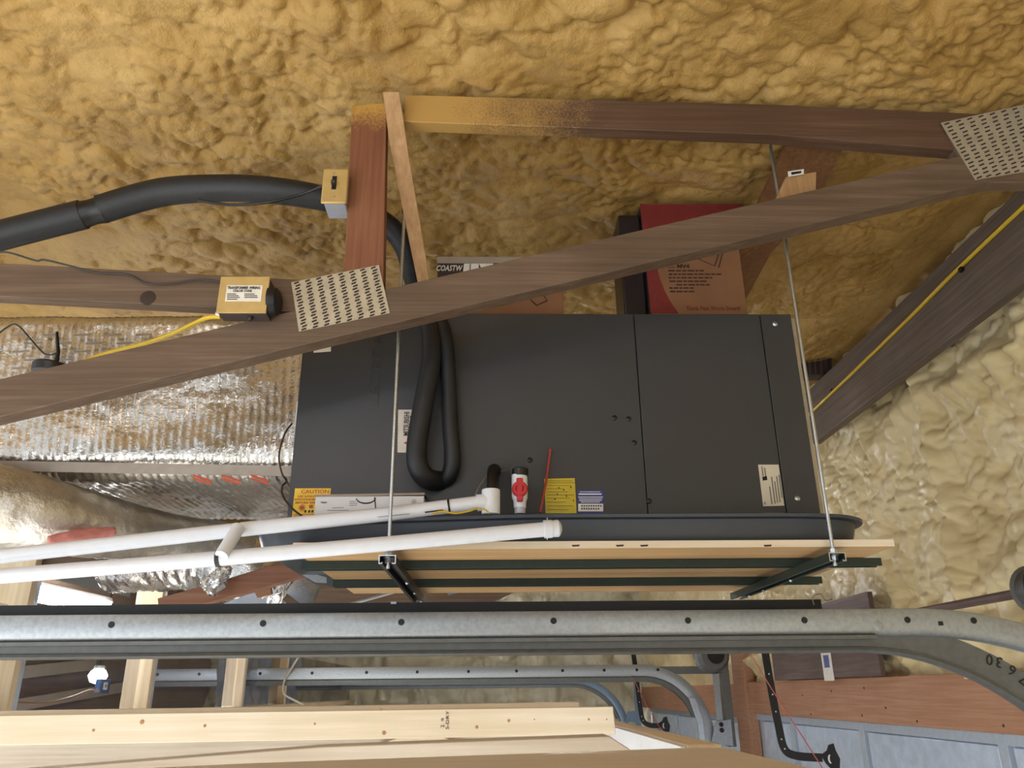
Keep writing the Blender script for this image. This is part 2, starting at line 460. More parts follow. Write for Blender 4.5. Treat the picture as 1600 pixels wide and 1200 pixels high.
# right wall: U = Y, V = z, at X = 1.95
def wallr_fn(U, V):
    big = foam_h(U * .62, V, 31, 0.16, 0.085, 0.040, 1.25, 1.3, 1.2, 0.07)
    near = np.clip((U - 3.3) / .3, 0, 1)
    stud = 0.06 * ridge(U - 3.355 - .05 * (fbm(V * 3, V * 0, 7) - .5) * 2, 0.05) + 0.03 * ridge(U - 4.0 + .05 * np.sin(V * 6), .05)
    led = 0.06 * ridge(V - 2.50 + 0.02 * np.sin(U * 7), 0.05)
    coil = 0.05 * ridge((V - 2.72) - .35 * (3.0 - U), .07) * (1 + .25 * np.sin(U * 70)) * np.clip((3.25 - U) * 6, 0, 1)
    coil2 = 0.06 * ridge((V - 3.50) + .02 * np.sin(U * 5), .075) * (1 + .22 * np.sin(U * 55)) * np.clip((3.9 - U) * 3, 0, 1)
    return 2.04 - big * 0.9 - np.maximum(np.maximum(stud, led), np.maximum(coil, coil2)), U, V
us = np.arange(2.1, 7.0, 0.0085); vs = np.arange(2.33, 4.06, 0.0085)
co, f = grid_mesh(us, vs, wallr_fn)
wall_right = struct(fast_obj('wall_right', co, f, 'foam_wall'))
tag(wall_right, 'bulbous pale cream spray foam wall above the garage doors', 'wall')
co, f = grid_mesh(np.arange(6.98, 11.2, 0.04), np.arange(2.33, 4.06, 0.04), wallr_fn)
fast_obj('foam_field', co, f, 'foam_wall', wall_right)
co, f = grid_mesh(np.arange(-4.0, 2.12, 0.05), np.arange(0.0, 4.06, 0.05), lambda u, v: (2.03 - np.maximum(foam_h(u, v, 31), 0), u, v))
fast_obj('foam_field', co, f, 'foam_wall', wall_right)

# far wall: U = X, V = z
co, f = grid_mesh(np.arange(-3.6, 2.05, 0.022), np.arange(1.2, 4.06, 0.022),
                  lambda u, v: (u, 11.1 - foam_h(u, v, 77, 0.42, 0.20, 0.09, 2.4, 1.6, 1.4), v))
wall_far = struct(fast_obj('wall_far', co, f, 'foam_far'))
tag(wall_far, 'distant greyish spray foam end wall seen under the platform', 'wall')
ob = obj('lower_wall', MB().box((-3.6, 11.0, 0), (2.05, 11.1, 1.25)), 'foam_far', wall_far)

floor = struct(obj('floor', MB().box((-6, -6, -0.1), (4, 11.2, 0)), 'concrete'))
tag(floor, 'plain grey concrete garage floor', 'floor')
wall_left = struct(obj('wall_left', MB().box((-3.65, 2.7, 0), (-3.6, 11.1, 4.05)), 'boarding'))
tag(wall_left, 'dark boarded wall behind the plastic sheeting', 'wall')

# ------------------------------------------------------------------ roof truss
TY = 1.9; TT = 0.042
truss = thing('roof_truss', P(760, 420, TY), 'aged brown lumber roof truss with pressed metal plates crossing in front of the air handler', 'truss')
obj('diagonal_chord', board_px([(-160, 629), (1640, 211), (1640, 262), (-160, 689)], TY, 0.052), 'truss', truss, bevel=0.002)
obj('level_chord', board_px([(-160, 402), (470, 437), (520, 490), (-160, 455)], TY + 0.004, TT), 'truss', truss, bevel=0.002)
obj('post', board_px([(550, 165), (604, 160), (599, 440), (537, 440)], TY + 0.002, 0.05), 'post', truss, bevel=0.002)
obj('top_chord', board_px([(632, 148), (1200, 163), (1640, 183), (1640, 246), (1200, 210), (632, 190)], TY + 0.006, 0.045), 'truss_top', truss, bevel=0.002)
obj('heel_block', board_px([(1470, 190), (1640, 165), (1640, 285), (1520, 285)], TY + 0.002, 0.044), 'truss', truss, bevel=0.002)

def nail_plate(quad, Y, nc, nr, skew):
    pl = obj('nail_plate', board_px(quad, Y, 0.0015), 'plate', truss)
    a, b, c, d = [P(x, y, Y - 0.0012) for x, y in quad]      # tl, tr, br, bl
    ux = (b - a).normalized(); uy = (d - a).normalized()
    mb0 = None
    L = 0.5 * (b - a).length / nc * 0.44; H = 0.0021
    for i in range(nc):
        for j in range(nr):
            u, v = (i + 0.5) / nc, (j + 0.5) / nr
            u += (0.05 / nc) * (1 if j % 2 else -1)
            p = (a * (1 - u) + b * u) * (1 - v) + (d * (1 - u) + c * u) * v
            if mb0 is None:
                e1 = ux * L - uy * H * 0.6; e2 = uy * H
                mb0 = MB().prism([p - e1 - e2, p + e1 - e2, p + e1 + e2, p - e1 + e2], (0, 0.0016, 0))
                first = obj('tooth_slot', mb0, 'slot', pl, smooth=False); p0 = p
            else:
                copy_at(first, p - p0, pl)
    return pl
nail_plate([(455, 441), (592, 414), (609, 489), (467, 518)], TY - 0.002, 8, 17, 1)
nail_plate([(1470, 192), (1612, 161), (1640, 262), (1524, 281)], TY - 0.002, 8, 16, 1)
# knot and nail scars
kn = P(231, 465, TY + 0.003); obj('knot', MB().lathe(kn + Vector((0, 0.004, 0)), (0, -1, 0), [(0, .021), (.0035, .021), (.0045, .016)], 16), 'slot', truss)

# pale strut that carries the left rod
mb = MB(); a, b = P(611, 143, 1.852), P(662, 450, 2.07)
mb.prism([a + Vector((-.024, 0, 0)), a + Vector((.024, 0, 0)), a.lerp(b, .33) + Vector((.021, 0, 0)), b + Vector((.022, 0, 0)), b + Vector((-.014, 0, 0)), a.lerp(b, .3) + Vector((-.030, 0, 0))], (0, 0.036, 0))
tag(obj('hanger_strut', mb, 'strut', bevel=0.002), 'pale tan lumber strut leaning down beside the truss post', 'strut')

# side beam along the right wall with the yellow cable
beam = thing('side_beam', (1.85, 3.0, 3.6), 'wide grey brown beam running back along the cream foam wall', 'beam')
obj('plank', MB().box((1.85, 1.4, 3.615), (1.90, 4.35, 3.925)), 'beam', beam, bevel=0.003)
p1, p2 = PX(1640, 265, 1.846), PX(1262, 648, 1.846)
cable = tag(obj('yellow_cable', MB().tube([PX(1640, 285, 1.842), PX(1500, 417, 1.842), PX(1400, 517, 1.842), PX(1262, 650, 1.842)], 0.008, 8, smoothpath=5), 'yellow_wire'), 'yellow sheathed cable stapled along the side beam', 'cable')
st = None
for x, y in ((1500, 420), (1298, 612)):
    q = PX(x, y, 1.838); obj('staple', MB().box((q.x - .002, q.y - .010, q.z - .012), (1.849, q.y + .010, q.z + .012)), 'black', cable)
# foam grown over the beam foot handled by the wall; dark ribbed plate behind the cabinet
pl = thing('ribbed_plate', P(1275, 550, 4.1), 'dark ribbed metal plate beside the upper right corner of the air handler', 'plate')
obj('back', board_px([(1225, 508), (1298, 514), (1300, 576), (1290, 588), (1240, 590)], 4.1, 0.06), 'dark_board', pl)
for i in range(7):
    x = 1238 + i * 9; obj('rib', board_px([(x, 514), (x + 4, 514), (x + 8, 584), (x + 4, 584)], 4.09, 0.010), 'card_dark', pl)

# brown board and pale block behind the truss
tag(obj('sheathing_board', MB().prism([P(1228, 226, 2.06), P(1318, 232, 2.06), P(1268, 330, 2.35), P(1205, 395, 2.56), P(1160, 478, 2.82), P(1110, 478, 2.82)], (0, .015, .012)), 'tanboard'), 'brown sheathing board slanting behind the red and tan carton', 'board')
blk = thing('lumber_block', P(1250, 300, 1.985), 'pale lumber offcut with a small printed tag above the diagonal chord', 'block')
obj('block', MB().prism([P(1228, 276, 1.985), P(1276, 268, 1.985), P(1275, 300, 1.985), P(1212, 312, 1.985)], (0, 0.035, 0)), 'strut', blk, bevel=0.002)
tg = obj('paper_tag', board_px([(1231, 268), (1256, 264), (1256, 272), (1232, 276)], 1.978, 0.002), 'label_white', blk)
obj('print', board_px([(1236, 269), (1252, 267), (1252, 270), (1237, 273)], 1.977, 0.001), 'ink', tg)

# ------------------------------------------------------------------ air handler
AY = 2.2
x0, x1 = -0.567, 0.93; z0, z1 = 2.682, 3.386
ahu = thing('air_handler', ((x0 + x1) / 2, AY + 0.27, z0), 'long charcoal air handler cabinet lying on its side on the hung platform', 'air handler')
obj('cabinet', MB().box((x0, AY + 0.012, z0), (x1, AY + 0.55, z1)), 'ahu', ahu, bevel=0.004)
s1, s2, s3 = P(616, 650, AY).x, P(990, 490, AY).x, P(1187, 490, AY).x
for a, b in ((x0, s1 - .002), (s1 + .003, s2 - .001), (s2 + .001, s3 - .001), (s3 + .001, x1)):
    obj('front_panel', MB().box((a, AY, z0), (b, AY + 0.014, z1)), 'ahu', ahu, bevel=0.002)
obj('end_flange', MB().box((x1, AY + 0.03, z0 + .05), (x1 + 0.022, AY + 0.05, z1)), 'plate', ahu)
for x, y in ((1211, 506), (1246, 779), (982, 655), (991, 692), (960, 653), (1014, 783), (828, 719)):
    q = P(x, y, AY); bright = x > 1200
    obj('screw', MB().lathe((q.x, AY, q.z), (0, -1, 0), [(0, .008), (.0015, .008), (.004, .0045)], 12), 'zinc' if bright else 'black', ahu)
# embossed lettering on the panel end (reads upwards)
o = P(590, 640, AY - 0.0005); text('embossed_lettering', 'ELECTRIC A', o, ZA, -XA, 0.042, 'emboss', ahu, 0.0012, width=0.235)
# badge
bd = obj('badge', board_px([(622, 640), (662, 640), (661, 707), (621, 707)], AY - 0.001, 0.002), 'silver_st', ahu)
o = P(638, 681, AY - 0.0015); text('lettering', 'MITSUBISHI', o, ZA, -XA, 0.021, 'ink', bd, width=0.072, bold=0.0003)
o = P(647, 681, AY - 0.0015); text('lettering', 'ELECTRIC', o, ZA, -XA, 0.021, 'ink', bd, width=0.060, bold=0.0003)
c0 = P(638, 692, AY - 0.0012)
for k_ in range(3):                       # three red diamonds meeting at a point
    a_ = math.radians(180 + 120 * k_); d = Vector((math.cos(a_), 0, math.sin(a_))); n_ = Vector((-d.z, 0, d.x))
    obj('emblem', MB().prism([c0 + d * .0005, c0 + d * .007 + n_ * .004, c0 + d * .0135, c0 + d * .007 - n_ * .004], (0, .001, 0)), 'ink_red', bd, smooth=False)
# stickers
def sticker(name, quad, mat, Y=AY - 0.0008):
    return obj(name, board_px(quad, Y, 0.0012), mat, ahu, smooth=False)
st = sticker('caution_sticker', [(461, 763), (517, 763), (512, 808), (456, 808)], 'orange_st')
for s_, x, y, w, sz in (('CAUTION', 470, 771, 62, 6.5), ('UV LIGHT', 465, 777, 30, 3.4), ('DISCONNECT', 460, 782, 40, 3.4), ('BEFORE SERVICE', 461, 787, 54, 3.4)):
    text('lettering', s_, P(x, y, AY - 0.0014), XA, ZA, sz * 1.35 * 0.0018, 'ink_orange', st, 0.0004, bold=0.0001, width=min(w, 44) * 0.00176)
sun = P(472, 793.5, AY - .0014)
mbs = MB(); mbs.lathe(sun, (0, -1, 0), [(0, .006), (.0006, .006)], 14)
for i in range(10):
    a_ = i * math.pi / 5; d = Vector((math.cos(a_), 0, math.sin(a_))); n_ = Vector((-d.z, 0, d.x))
    mbs.prism([sun + d * .007 + n_ * .0016, sun + d * .0115, sun + d * .007 - n_ * .0016], (0, -.0006, 0))
obj('sun_symbol', mbs, 'ink_orange', st, smooth=False)
obj('lamp_symbol', board_px([(483, 789), (489, 788.5), (489, 794), (483, 794)], AY - .0014, .0006), 'ink_orange', st)
for x in (476, 482, 487): obj('hand_symbol', board_px([(x, 797), (x + 3, 797), (x + 2, 801), (x - 1, 801)], AY - .0014, .0006), 'ink', st)
for y in (803, 805.5): obj('fine_print', board_px([(459, y), (500, y), (500, y + 1), (459, y + 1)], AY - .0014, .0006), 'ink_orange', st)

st = sticker('yellow_sticker', [(850.5, 748), (898, 747), (901, 802), (852.5, 802)], 'yellow_st')
for i, y in enumerate((751, 754, 758, 763, 768, 773, 778, 784, 790, 796)):
    w = (40, 44, 38, 25, 33, 42, 36, 30, 41, 34)[i]
    obj('fine_print', board_px([(854.5, y), (854.5 + w, y), (854.5 + w, y + .9), (854.5, y + .9)], AY - .0013, .0005), 'ink_olive', st)
for x, y in ((872, 762), (891, 761), (880, 765), (870, 772), (895, 782), (866, 780), (884, 775)):
    obj('speck', board_px([(x, y - 1), (x + 1.6, y - 1.3), (x + 2, y + 1), (x + .5, y + 1.6)], AY - .0016, .0005), 'ink', st)
st = sticker('blue_sticker', [(902.5, 766), (943, 766), (943.5, 802), (902.5, 802)], 'blue_st')
for y, h, a, b in ((768, .9, 906, 938), (771, 2, 904, 940), (776, 1.2, 903.5, 942), (779, 1, 905, 941), (781.5, 1, 905, 940), (784, 1, 908, 937)):
    obj('fine_print', board_px([(a, y), (b, y), (b, y + h), (a, y + h)], AY - .0013, .0005), 'white', st)
nb = obj('note_box', board_px([(903.5, 787), (942.5, 787), (942.5, 799), (903.5, 799)], AY - .0014, .0006), 'white', st)
text('handwriting', 'TERMINIDAD', P(908, 793, AY - .0018), XA, ZA, .0095, 'ink', st, .0003, width=.058) if False else None
for i in range(9):
    x = 908 + i * 3.7
    for yb in (789.3, 793.8):
        if i > 7 and yb > 790: continue
        obj('handwriting', board_px([(x, yb), (x + 2.6, yb + random.uniform(-.4, .4)), (x + 2.2, yb + 3.2), (x + 1.5, yb + 1.4), (x + .4, yb + 3.4)], AY - .0018, .0004), 'ink', nb, smooth=False)
st = sticker('rating_label', [(1184.5, 726), (1216.5, 726), (1225.5, 790), (1192.5, 791)], 'label')
for i, (x, ya, yb) in enumerate(((1189, 729, 744), (1193, 731, 748), (1197, 760, 788), (1202, 745, 787), (1206, 752, 786), (1210, 744, 785), (1214, 742, 778))):
    sh = lambda y: (y - 726) * .135
    obj('fine_print', board_px([(x + sh(ya), ya), (x + 2 + sh(ya), ya), (x + 2 + sh(yb), yb), (x + sh(yb), yb)], AY - .0014, .0005), 'ink_grey', st)
text('print', 'M', P(1197.5, 788, AY - .0014), ZA, -XA, .009, 'ink', st, .0003)
obj('print_block', board_px([(1191, 745), (1198, 744), (1199, 750), (1192, 751)], AY - .0014, .0005), 'ink', st)
st = sticker('paper_tag', [(490, 543), (517, 541), (517, 549), (490, 551)], 'label_white')
obj('side_tag', MB().box((x0 - .010, AY + .03, P(455, 660, AY).z), (x0, AY + .06, P(455, 622, AY).z)), 'label_white', ahu)

# ------------------------------------------------------------------ drain pan, plywood, strut channels, rods
zb = 2.6575
def rrect(xa, xb, ya, yb, r, n=8):
    pts = []
    for cx, cy, a0 in ((xb - r, ya + r, -90), (xb - r, yb - r, 0), (xa + r, yb - r, 90), (xa + r, ya + r, 180)):
        for i in range(n + 1):
            a_ = math.radians(a0 + 90 * i / n); pts.append((cx + r * math.cos(a_), cy + r * math.sin(a_)))
    return pts
def dens(pts, m=0.06):
    out_ = []
    for i, p in enumerate(pts):
        q = pts[(i + 1) % len(pts)]; L = math.dist(p, q); k_ = max(1, int(L / m))
        for j in range(k_): out_.append((p[0] + (q[0] - p[0]) * j / k_, p[1] + (q[1] - p[1]) * j / k_))
    return out_
pxa, pxb, pya, pyb = -0.615, 0.985, 2.085, 2.93
rim0 = P(1000, 803, 2.06).z
def rimz(x):
    return rim0 - 0.020 * max(0.0, min(1.0, (0.10 - x) / 0.75)) ** 1.2 - 0.012 * max(0.0, min(1.0, (x - 0.75) / 0.3)) ** 2
mb = MB(); rings = []
base_pts = dens(rrect(pxa, pxb, pya, pyb, 0.09))
cx, cy = (pxa + pxb) / 2, (pya + pyb) / 2
def ring(dx, zf):
    r_ = []
    for x, y in base_pts:
        sx = 1 if x > cx else -1; sy = 1 if y > cy else -1
        nx = min(1, max(0, (abs(x - cx) - (pxb - pxa) / 2 + .09) / .09)); ny = min(1, max(0, (abs(y - cy) - (pyb - pya) / 2 + .09) / .09))
        l_ = max(1e-6, math.hypot(nx, ny)) if nx + ny > 0 else 1
        r_.append((x + sx * dx * nx / max(l_, 1), y + sy * dx * ny / max(l_, 1), zf(x)))
    return r_
prof = [(0.0, lambda x: zb), (.010, lambda x: zb + (rimz(x) - zb) * .5), (.015, lambda x: rimz(x) - .012), (.034, lambda x: rimz(x) - .010), (.036, lambda x: rimz(x) - .002), (.030, lambda x: rimz(x)), (.010, lambda x: rimz(x)), (.006, lambda x: rimz(x) - .01), (-.004, lambda x: zb + .004)]
n_ = len(base_pts); vs_, fs_ = [], []
for dx, zf in prof: vs_ += ring(dx, zf)
for i in range(len(prof) - 1):
    for j in range(n_): fs_.append((i * n_ + j, i * n_ + (j + 1) % n_, (i + 1) * n_ + (j + 1) % n_, (i + 1) * n_ + j))
fs_.append(tuple(range(n_ - 1, -1, -1))); b_ = (len(prof) - 1) * n_; fs_.append(tuple(range(b_, b_ + n_)))
tag(obj('drain_pan', mb.add(vs_, fs_), 'pan'), 'shallow black plastic drain pan with a rolled rim under the air handler', 'drain pan')

plyw = tag(obj('plywood_sheet', MB().box((P(470, 855, 2.03).x - 0.02, 2.03, 2.6385), (P(1398, 855, 2.03).x, 2.98, zb)), 'ply', bevel=0.001), 'plywood sheet with a pale layered edge carrying the black pan', 'plywood')
obj('edge_layers', MB().box((P(470, 855, 2.03).x - 0.02, 2.0285, 2.6392), (P(1398, 855, 2.03).x, 2.0305, zb - .0005)), 'pine', plyw)
for x in (640, 893, 962, 1000, 1193):
    obj('edge_void', board_px([(x, 851.5), (x + 13, 851), (x + 12, 853.5), (x + 2, 854)], 2.0275, .002), 'slot', plyw)

def strut_profile(w, h, t=0.0025, lip=0.009):
    # open side down
    return [(-w/2, -h), (-w/2, 0), (w/2, 0), (w/2, -h), (w/2 - lip, -h), (w/2 - lip, -h + .005), (w/2 - lip - t + .0025, -h + .005),
            (w/2 - lip + .002, -h + t), (w/2 - t, -h + t), (w/2 - t, -t), (-w/2 + t, -t), (-w/2 + t, -h + t), (-w/2 + lip - .002, -h + t), (-w/2 + lip, -h + .005), (-w/2 + lip, -h)]
H = 0.021
ztx = 2.6375; zty = ztx - H
def xchan(name, ya, xa, xb, label):
    o = obj(name, MB().sweep(strut_profile(.041, H), [((xa, ya, ztx), YA, ZA), ((xb, ya, ztx), YA, ZA)]), 'strut_green', smooth=False)
    return tag(o, label, 'strut channel')
# the depth where a channel's front top edge meets the plywood underside
y1 = PZ(800, 875, ztx).y + .02; y2 = PZ(800, 904, ztx).y + .02
ch1 = xchan('strut_channel', y1, P(475, 880, y1).x, P(1371, 872, y1).x, 'longer dark green strut channel nearer the front edge of the plywood')
y2 = min(y2, 2.92)
ch2 = xchan('strut_channel', y2, P(522, 908, y2).x, P(1280, 902, y2).x, 'shorter dark green strut channel under the back of the plywood')
RY = 2.0
rods = []
for i, (px_, py_, xe, ye, lab) in enumerate(((607, 870, 665, 935, 'dark slotted channel hung from the left threaded rod, pointing back under the plywood'),
                                            (1303, 862, 1140, 925, 'dark green channel hung from the right threaded rod, pointing back under the plywood'))):
    X = P(px_, 870, RY).x
    yend = 2.98 if i == 0 else 2.86
    c = thing('cross_channel', (X, 2.4, zty - H), lab, 'strut channel')
    obj('channel_body', MB().sweep(strut_profile(.041, H), [((X, RY - .02, zty), XA, ZA), ((X, yend, zty), XA, ZA)]), 'black_steel' if i == 0 else 'strut_green', c, smooth=False)
    pr = strut_profile(.0425, H + .0008)
    obj('cut_end', MB().sweep(pr, [((X, RY - .0215, zty + .0004), XA, ZA), ((X, RY - .0195, zty + .0004), XA, ZA)]), 'zinc', c, smooth=False)
    for q in (2.35, 2.6, 2.85 if i == 0 else 2.75):
        obj('bolt', MB().lathe((X + .012, q, zty - H - .004), (0, 0, 1), [(0, .003), (.003, .005), (.006, .005)], 8), 'zinc', c)
for i, (pt, pb, lab) in enumerate((((622, 318), (607, 870), 'zinc threaded rod hanging from the pale strut to the left channel end'),
                                   ((1192, 205), (1303, 862), 'zinc threaded rod hanging down past the right end of the air handler'))):
    X = P(pb[0], 870, RY).x; zt = P(pt[0], pt[1], RY).z
    r = thing('threaded_rod', (X, RY, zty - .02), lab, 'threaded rod', 'rods that hang the platform')
    prof = []; zz = zty - .03; k_ = 0
    while zz < zt:
        prof.append((zz, .0052 if k_ % 2 else .0045)); zz += .0045; k_ += 1
    obj('rod', MB().tube([(X, RY, z) for z, _ in prof], [q for _, q in prof], 10, caps=True), 'zinc', r)
    for z, h in ((zty + .001, .011), (zty - .016, .010)):
        obj('nut', MB().lathe((X, RY, z), (0, 0, 1), [(0, .0095), (h, .0095)], 6), 'zinc', r, smooth=False)
    obj('washer', MB().lathe((X, RY, zty - .003), (0, 0, -1), [(0, .0125), (.002, .0125)], 16), 'zinc', r)
    if i == 0: obj('coupling', MB().lathe((X, RY, zt - .035), (0, 0, 1), [(0, .008), (.012, .008), (.022, .0065)], 6), 'steel_dark', r, smooth=False)

# ------------------------------------------------------------------ black insulated lines
ln = thing('refrigerant_line', P(250, 310, 1.98), 'thick black foam insulated refrigerant lines crossing to the air handler front', 'refrigerant line')
obj('insulated_run', MB().tube([P(-60, 385, 2.0), P(20, 363, 2.0), P(130, 335, 2.0)], .043, 18, smoothpath=6), 'rubber', ln)
obj('taped_joint', MB().tube([P(125, 337, 2.0), P(145, 331, 2.0), P(163, 327, 2.0)], [.0405, .037, .0405], 18, smoothpath=4), 'black', ln)
obj('insulated_run', MB().tube([P(158, 327, 2.0), P(250, 301, 2.0), P(340, 294, 2.0), P(420, 297, 2.0), P(490, 307, 2.02), P(550, 322, 2.05), P(605, 352, 2.09), P(632, 385, 2.12), P(646, 430, 2.14)],
                               [.042, .042, .040, .040, .038, .036, .034, .033, .032], 18, smoothpath=7), 'rubber', ln)
obj('insulated_run', MB().tube([P(640, 410, 2.135), P(652, 455, 2.145), P(672, 510, 2.15), P(674, 560, 2.14), P(662, 630, 2.13), P(652, 690, 2.13), P(653, 728, 2.135), P(668, 748, 2.16), P(688, 752, 2.205)],
                               [.031, .030, .029, .0285, .029, .029, .029, .029, .029], 18, smoothpath=7), 'rubber', ln)
obj('insulated_run', MB().tube([P(650, 420, 2.15), P(672, 470, 2.16), P(694, 525, 2.155), P(700, 590, 2.16), P(703, 660, 2.16), P(707, 715, 2.165), P(702, 742, 2.18), P(690, 752, 2.205)],
                               [.026, .025, .0245, .0235, .0235, .024, .024, .024], 16, smoothpath=7), 'rubber', ln)
tag(obj('control_cable', MB().tube([P(310, 313, 1.97), P(360, 320, 1.95), P(420, 316, 1.94), P(470, 304, 1.95), P(506, 290, 1.93)], .0045, 8, smoothpath=6), 'black'), 'thin black cable looping below the thick black line to the switch', 'cable')

# ------------------------------------------------------------------ switch box and transformer box
sw = thing('disconnect_switch', P(522, 340, 1.88), 'beige cover switch box on the truss post beside the black line', 'switch')
zt_, zb_ = P(505, 263, 1.86), P(502, 317, 1.86)
obj('cover', MB().box((P(503, 290, 1.86).x, 1.86, zb_.z), (P(543, 290, 1.86).x, 1.868, zt_.z)), 'beige', sw, bevel=0.004)
obj('box', MB().box((P(508, 290, 1.868).x, 1.868, zb_.z + .004), (P(541, 290, 1.868).x, 1.945, zt_.z - .004)), 'grey_pvc', sw, bevel=0.003)
q = P(522, 285, 1.858)
tgp = obj('toggle_slot', MB().box((q.x - .0065, 1.8585, q.z - .022), (q.x + .0065, 1.861, q.z + .022)), 'black', sw, bevel=.001)
obj('toggle', MB().prism([(q.x - .005, 1.859, q.z + .002), (q.x - .005, 1.859, q.z - .014), (q.x - .005, 1.842, q.z - .012), (q.x - .005, 1.840, q.z - .004)], (.010, 0, 0)), 'black', tgp)
for y in (271, 307):
    s_ = P(522, y, 1.86); obj('screw', MB().lathe((s_.x, 1.861, s_.z), (0, -1, 0), [(0, .003), (.0015, .0028)], 10), 'zinc', sw)

tb = thing('transformer_box', P(385, 515, 1.86), 'beige junction box with a printed wiring label and transformer bell', 'transformer')
ya_ = 1.845; a, b = P(348, 433, ya_), P(413, 488, ya_)
obj('box', MB().box((a.x - .003, ya_ + .006, b.z), (b.x + .003, TY, a.z)), 'steel_dark', tb, bevel=.002)
obj('cover', MB().box((a.x - .005, ya_, b.z - .001), (b.x + .004, ya_ + .006, a.z + .002)), 'beige', tb, bevel=.001)
lb = obj('wiring_label', MB().box((P(353, 460, ya_).x, ya_ - .001, P(353, 471, ya_).z), (P(409, 460, ya_).x, ya_, P(353, 446, ya_).z)), 'label_white', tb)
lx = P(353, 460, ya_).x; lw_ = P(409, 460, ya_).x - lx
text('lettering', 'TRANSFORMER WIRING', P(355, 451.5, ya_ - .0015), XA, ZA, .011, 'ink', lb, .0003, width=lw_ * .92, bold=.0003)
text('lettering', 'COLOR CODE', P(364, 456, ya_ - .0015), XA, ZA, .009, 'ink', lb, .0003, width=lw_ * .52, bold=.0003)
for i, y in enumerate((459, 461.7, 464.4, 467.2)):
    obj('fine_print', MB().box((P(355, y, ya_).x, ya_ - .0014, P(355, y + 1.2, ya_).z), (P((369, 373, 375, 371)[i], y, ya_).x, ya_ - .0008, P(355, y, ya_).z)), 'ink', lb)
    if i < 3: obj('fine_print', MB().box((P(382, y, ya_).x, ya_ - .0014, P(382, y + 1.2, ya_).z), (P((398, 402, 403)[i], y, ya_).x, ya_ - .0008, P(382, y, ya_).z)), 'ink', lb)
obj('transformer_bell', MB().lathe(((b.x + .003), 1.876, (a.z + b.z) / 2 - .005), (1, 0, 0), [(-.002, .040), (.004, .040), (.018, .036), (.026, .024), (.028, .004)], 20), 'black_steel', tb)
q = P(391, 512, 1.88); obj('knockout_plug', MB().lathe((q.x, 1.872, b.z + .001), (0, 0, -1), [(0, .008), (.005, .008), (.012, .004)], 10), 'black', tb)
q = P(343, 495, 1.89); obj('cable_clamp', MB().lathe((q.x + .012, 1.873, q.z), (-1, 0, 0), [(0, .008), (.012, .008), (.016, .006)], 10), 'zinc', tb)
tag(obj('yellow_cable', MB().tube([P(345, 495, 1.875), P(325, 496, 1.89), P(300, 507, 1.93), P(268, 522, 1.965), P(225, 537, 1.985), P(160, 554, 2.0), P(120, 570, 2.0)], .0062, 8, smoothpath=6), 'yellow_wire'), 'yellow sheathed cable curving from the transformer box behind the truss', 'cable')
tag(obj('low_voltage_wire', MB().tube([P(-20, 397, 1.89), P(10, 394, 1.89), P(55, 407, 1.89), P(70, 406, 1.89), P(115, 417, 1.892), P(150, 426, 1.895), P(200, 429, 1.895), P(230, 443, 1.893), P(270, 443, 1.894), P(310, 437, 1.893), P(350, 441, 1.895)], .0026, 6, smoothpath=5), 'black'), 'thin wavy black wire lying along the left truss chord', 'wire')

# black puck with its lead, on the foil duct
pk = thing('black_sensor', P(78, 580, 2.12), 'small round black device with a lead lying beside the truss', 'sensor')
obj('body', MB().lathe(P(78, 584, 2.12), (0.05, 0, 1), [(0, .048), (.022, .05), (.027, .046)], 20), 'black', pk)
obj('stem', MB().tube([P(88, 566, 2.12), P(91, 550, 2.12), P(89, 519, 2.12)], [.007, .0055, .004], 8), 'black', pk)
obj('lead', MB().tube([P(87, 553, 2.12), P(70, 553, 2.12), P(48, 530, 2.12), P(30, 510, 2.12), P(15, 509, 2.12), P(-20, 535, 2.12)], .0024, 6, smoothpath=5), 'black', pk)

# ------------------------------------------------------------------ boxes on the air handler and in the pan
def carton(name, px, Y, depth, z_bot, z_top, label):
    X0, X1 = px
    t_ = thing(name, ((X0 + X1) / 2, Y + depth / 2, z_bot), label, 'box')
    return t_, X0, X1
X0, X1 = P(683, 470, 2.36).x, P(880, 470, 2.36).x
zt_ = P(780, 404, 2.36).z
bx1 = thing('cardboard_box', ((X0 + X1) / 2, 2.5, z1), 'flat brown cardboard box with white slanted lettering on top of the air handler', 'box')
obj('carton', MB().box((X0, 2.36, z1 + .001), (X1, 2.72, zt_)), 'card', bx1, bevel=.002)
obj('top_flap', MB().box((X0 - .003, 2.352, zt_ - .022), (X1, 2.6, zt_ + .002)), 'card_edge', bx1, bevel=.001)
bnd = obj('dark_band', MB().box((X0 - .001, 2.357, P(700, 445, 2.36).z), (P(815, 440, 2.36).x, 2.362, zt_ - .023)), 'card_dark', bx1)
text('lettering', 'COASTW', P(681, 423, 2.356), XA, ZA, .030, 'label_white', bnd, .0004, bold=.0006, shear=.25, width=.088)
lab_ = obj('white_label', board_px([(725, 412), (748, 411), (748, 427), (723, 429)], 2.3555, .001), 'white', bnd)
obj('bar', board_px([(734, 412), (736, 412), (735, 428), (733, 428)], 2.3545, .0006), 'ink_grey', lab_)
obj('white_label', board_px([(748, 411), (772, 411), (768, 416), (752, 419)], 2.3555, .001), 'white', bnd)
obj('arrow_print', board_px([(828, 468), (838, 478), (856, 470), (849, 460), (848, 461), (854, 469), (839, 476), (829, 467)], 2.358, .0015), 'ink_brown', bx1, smooth=False)

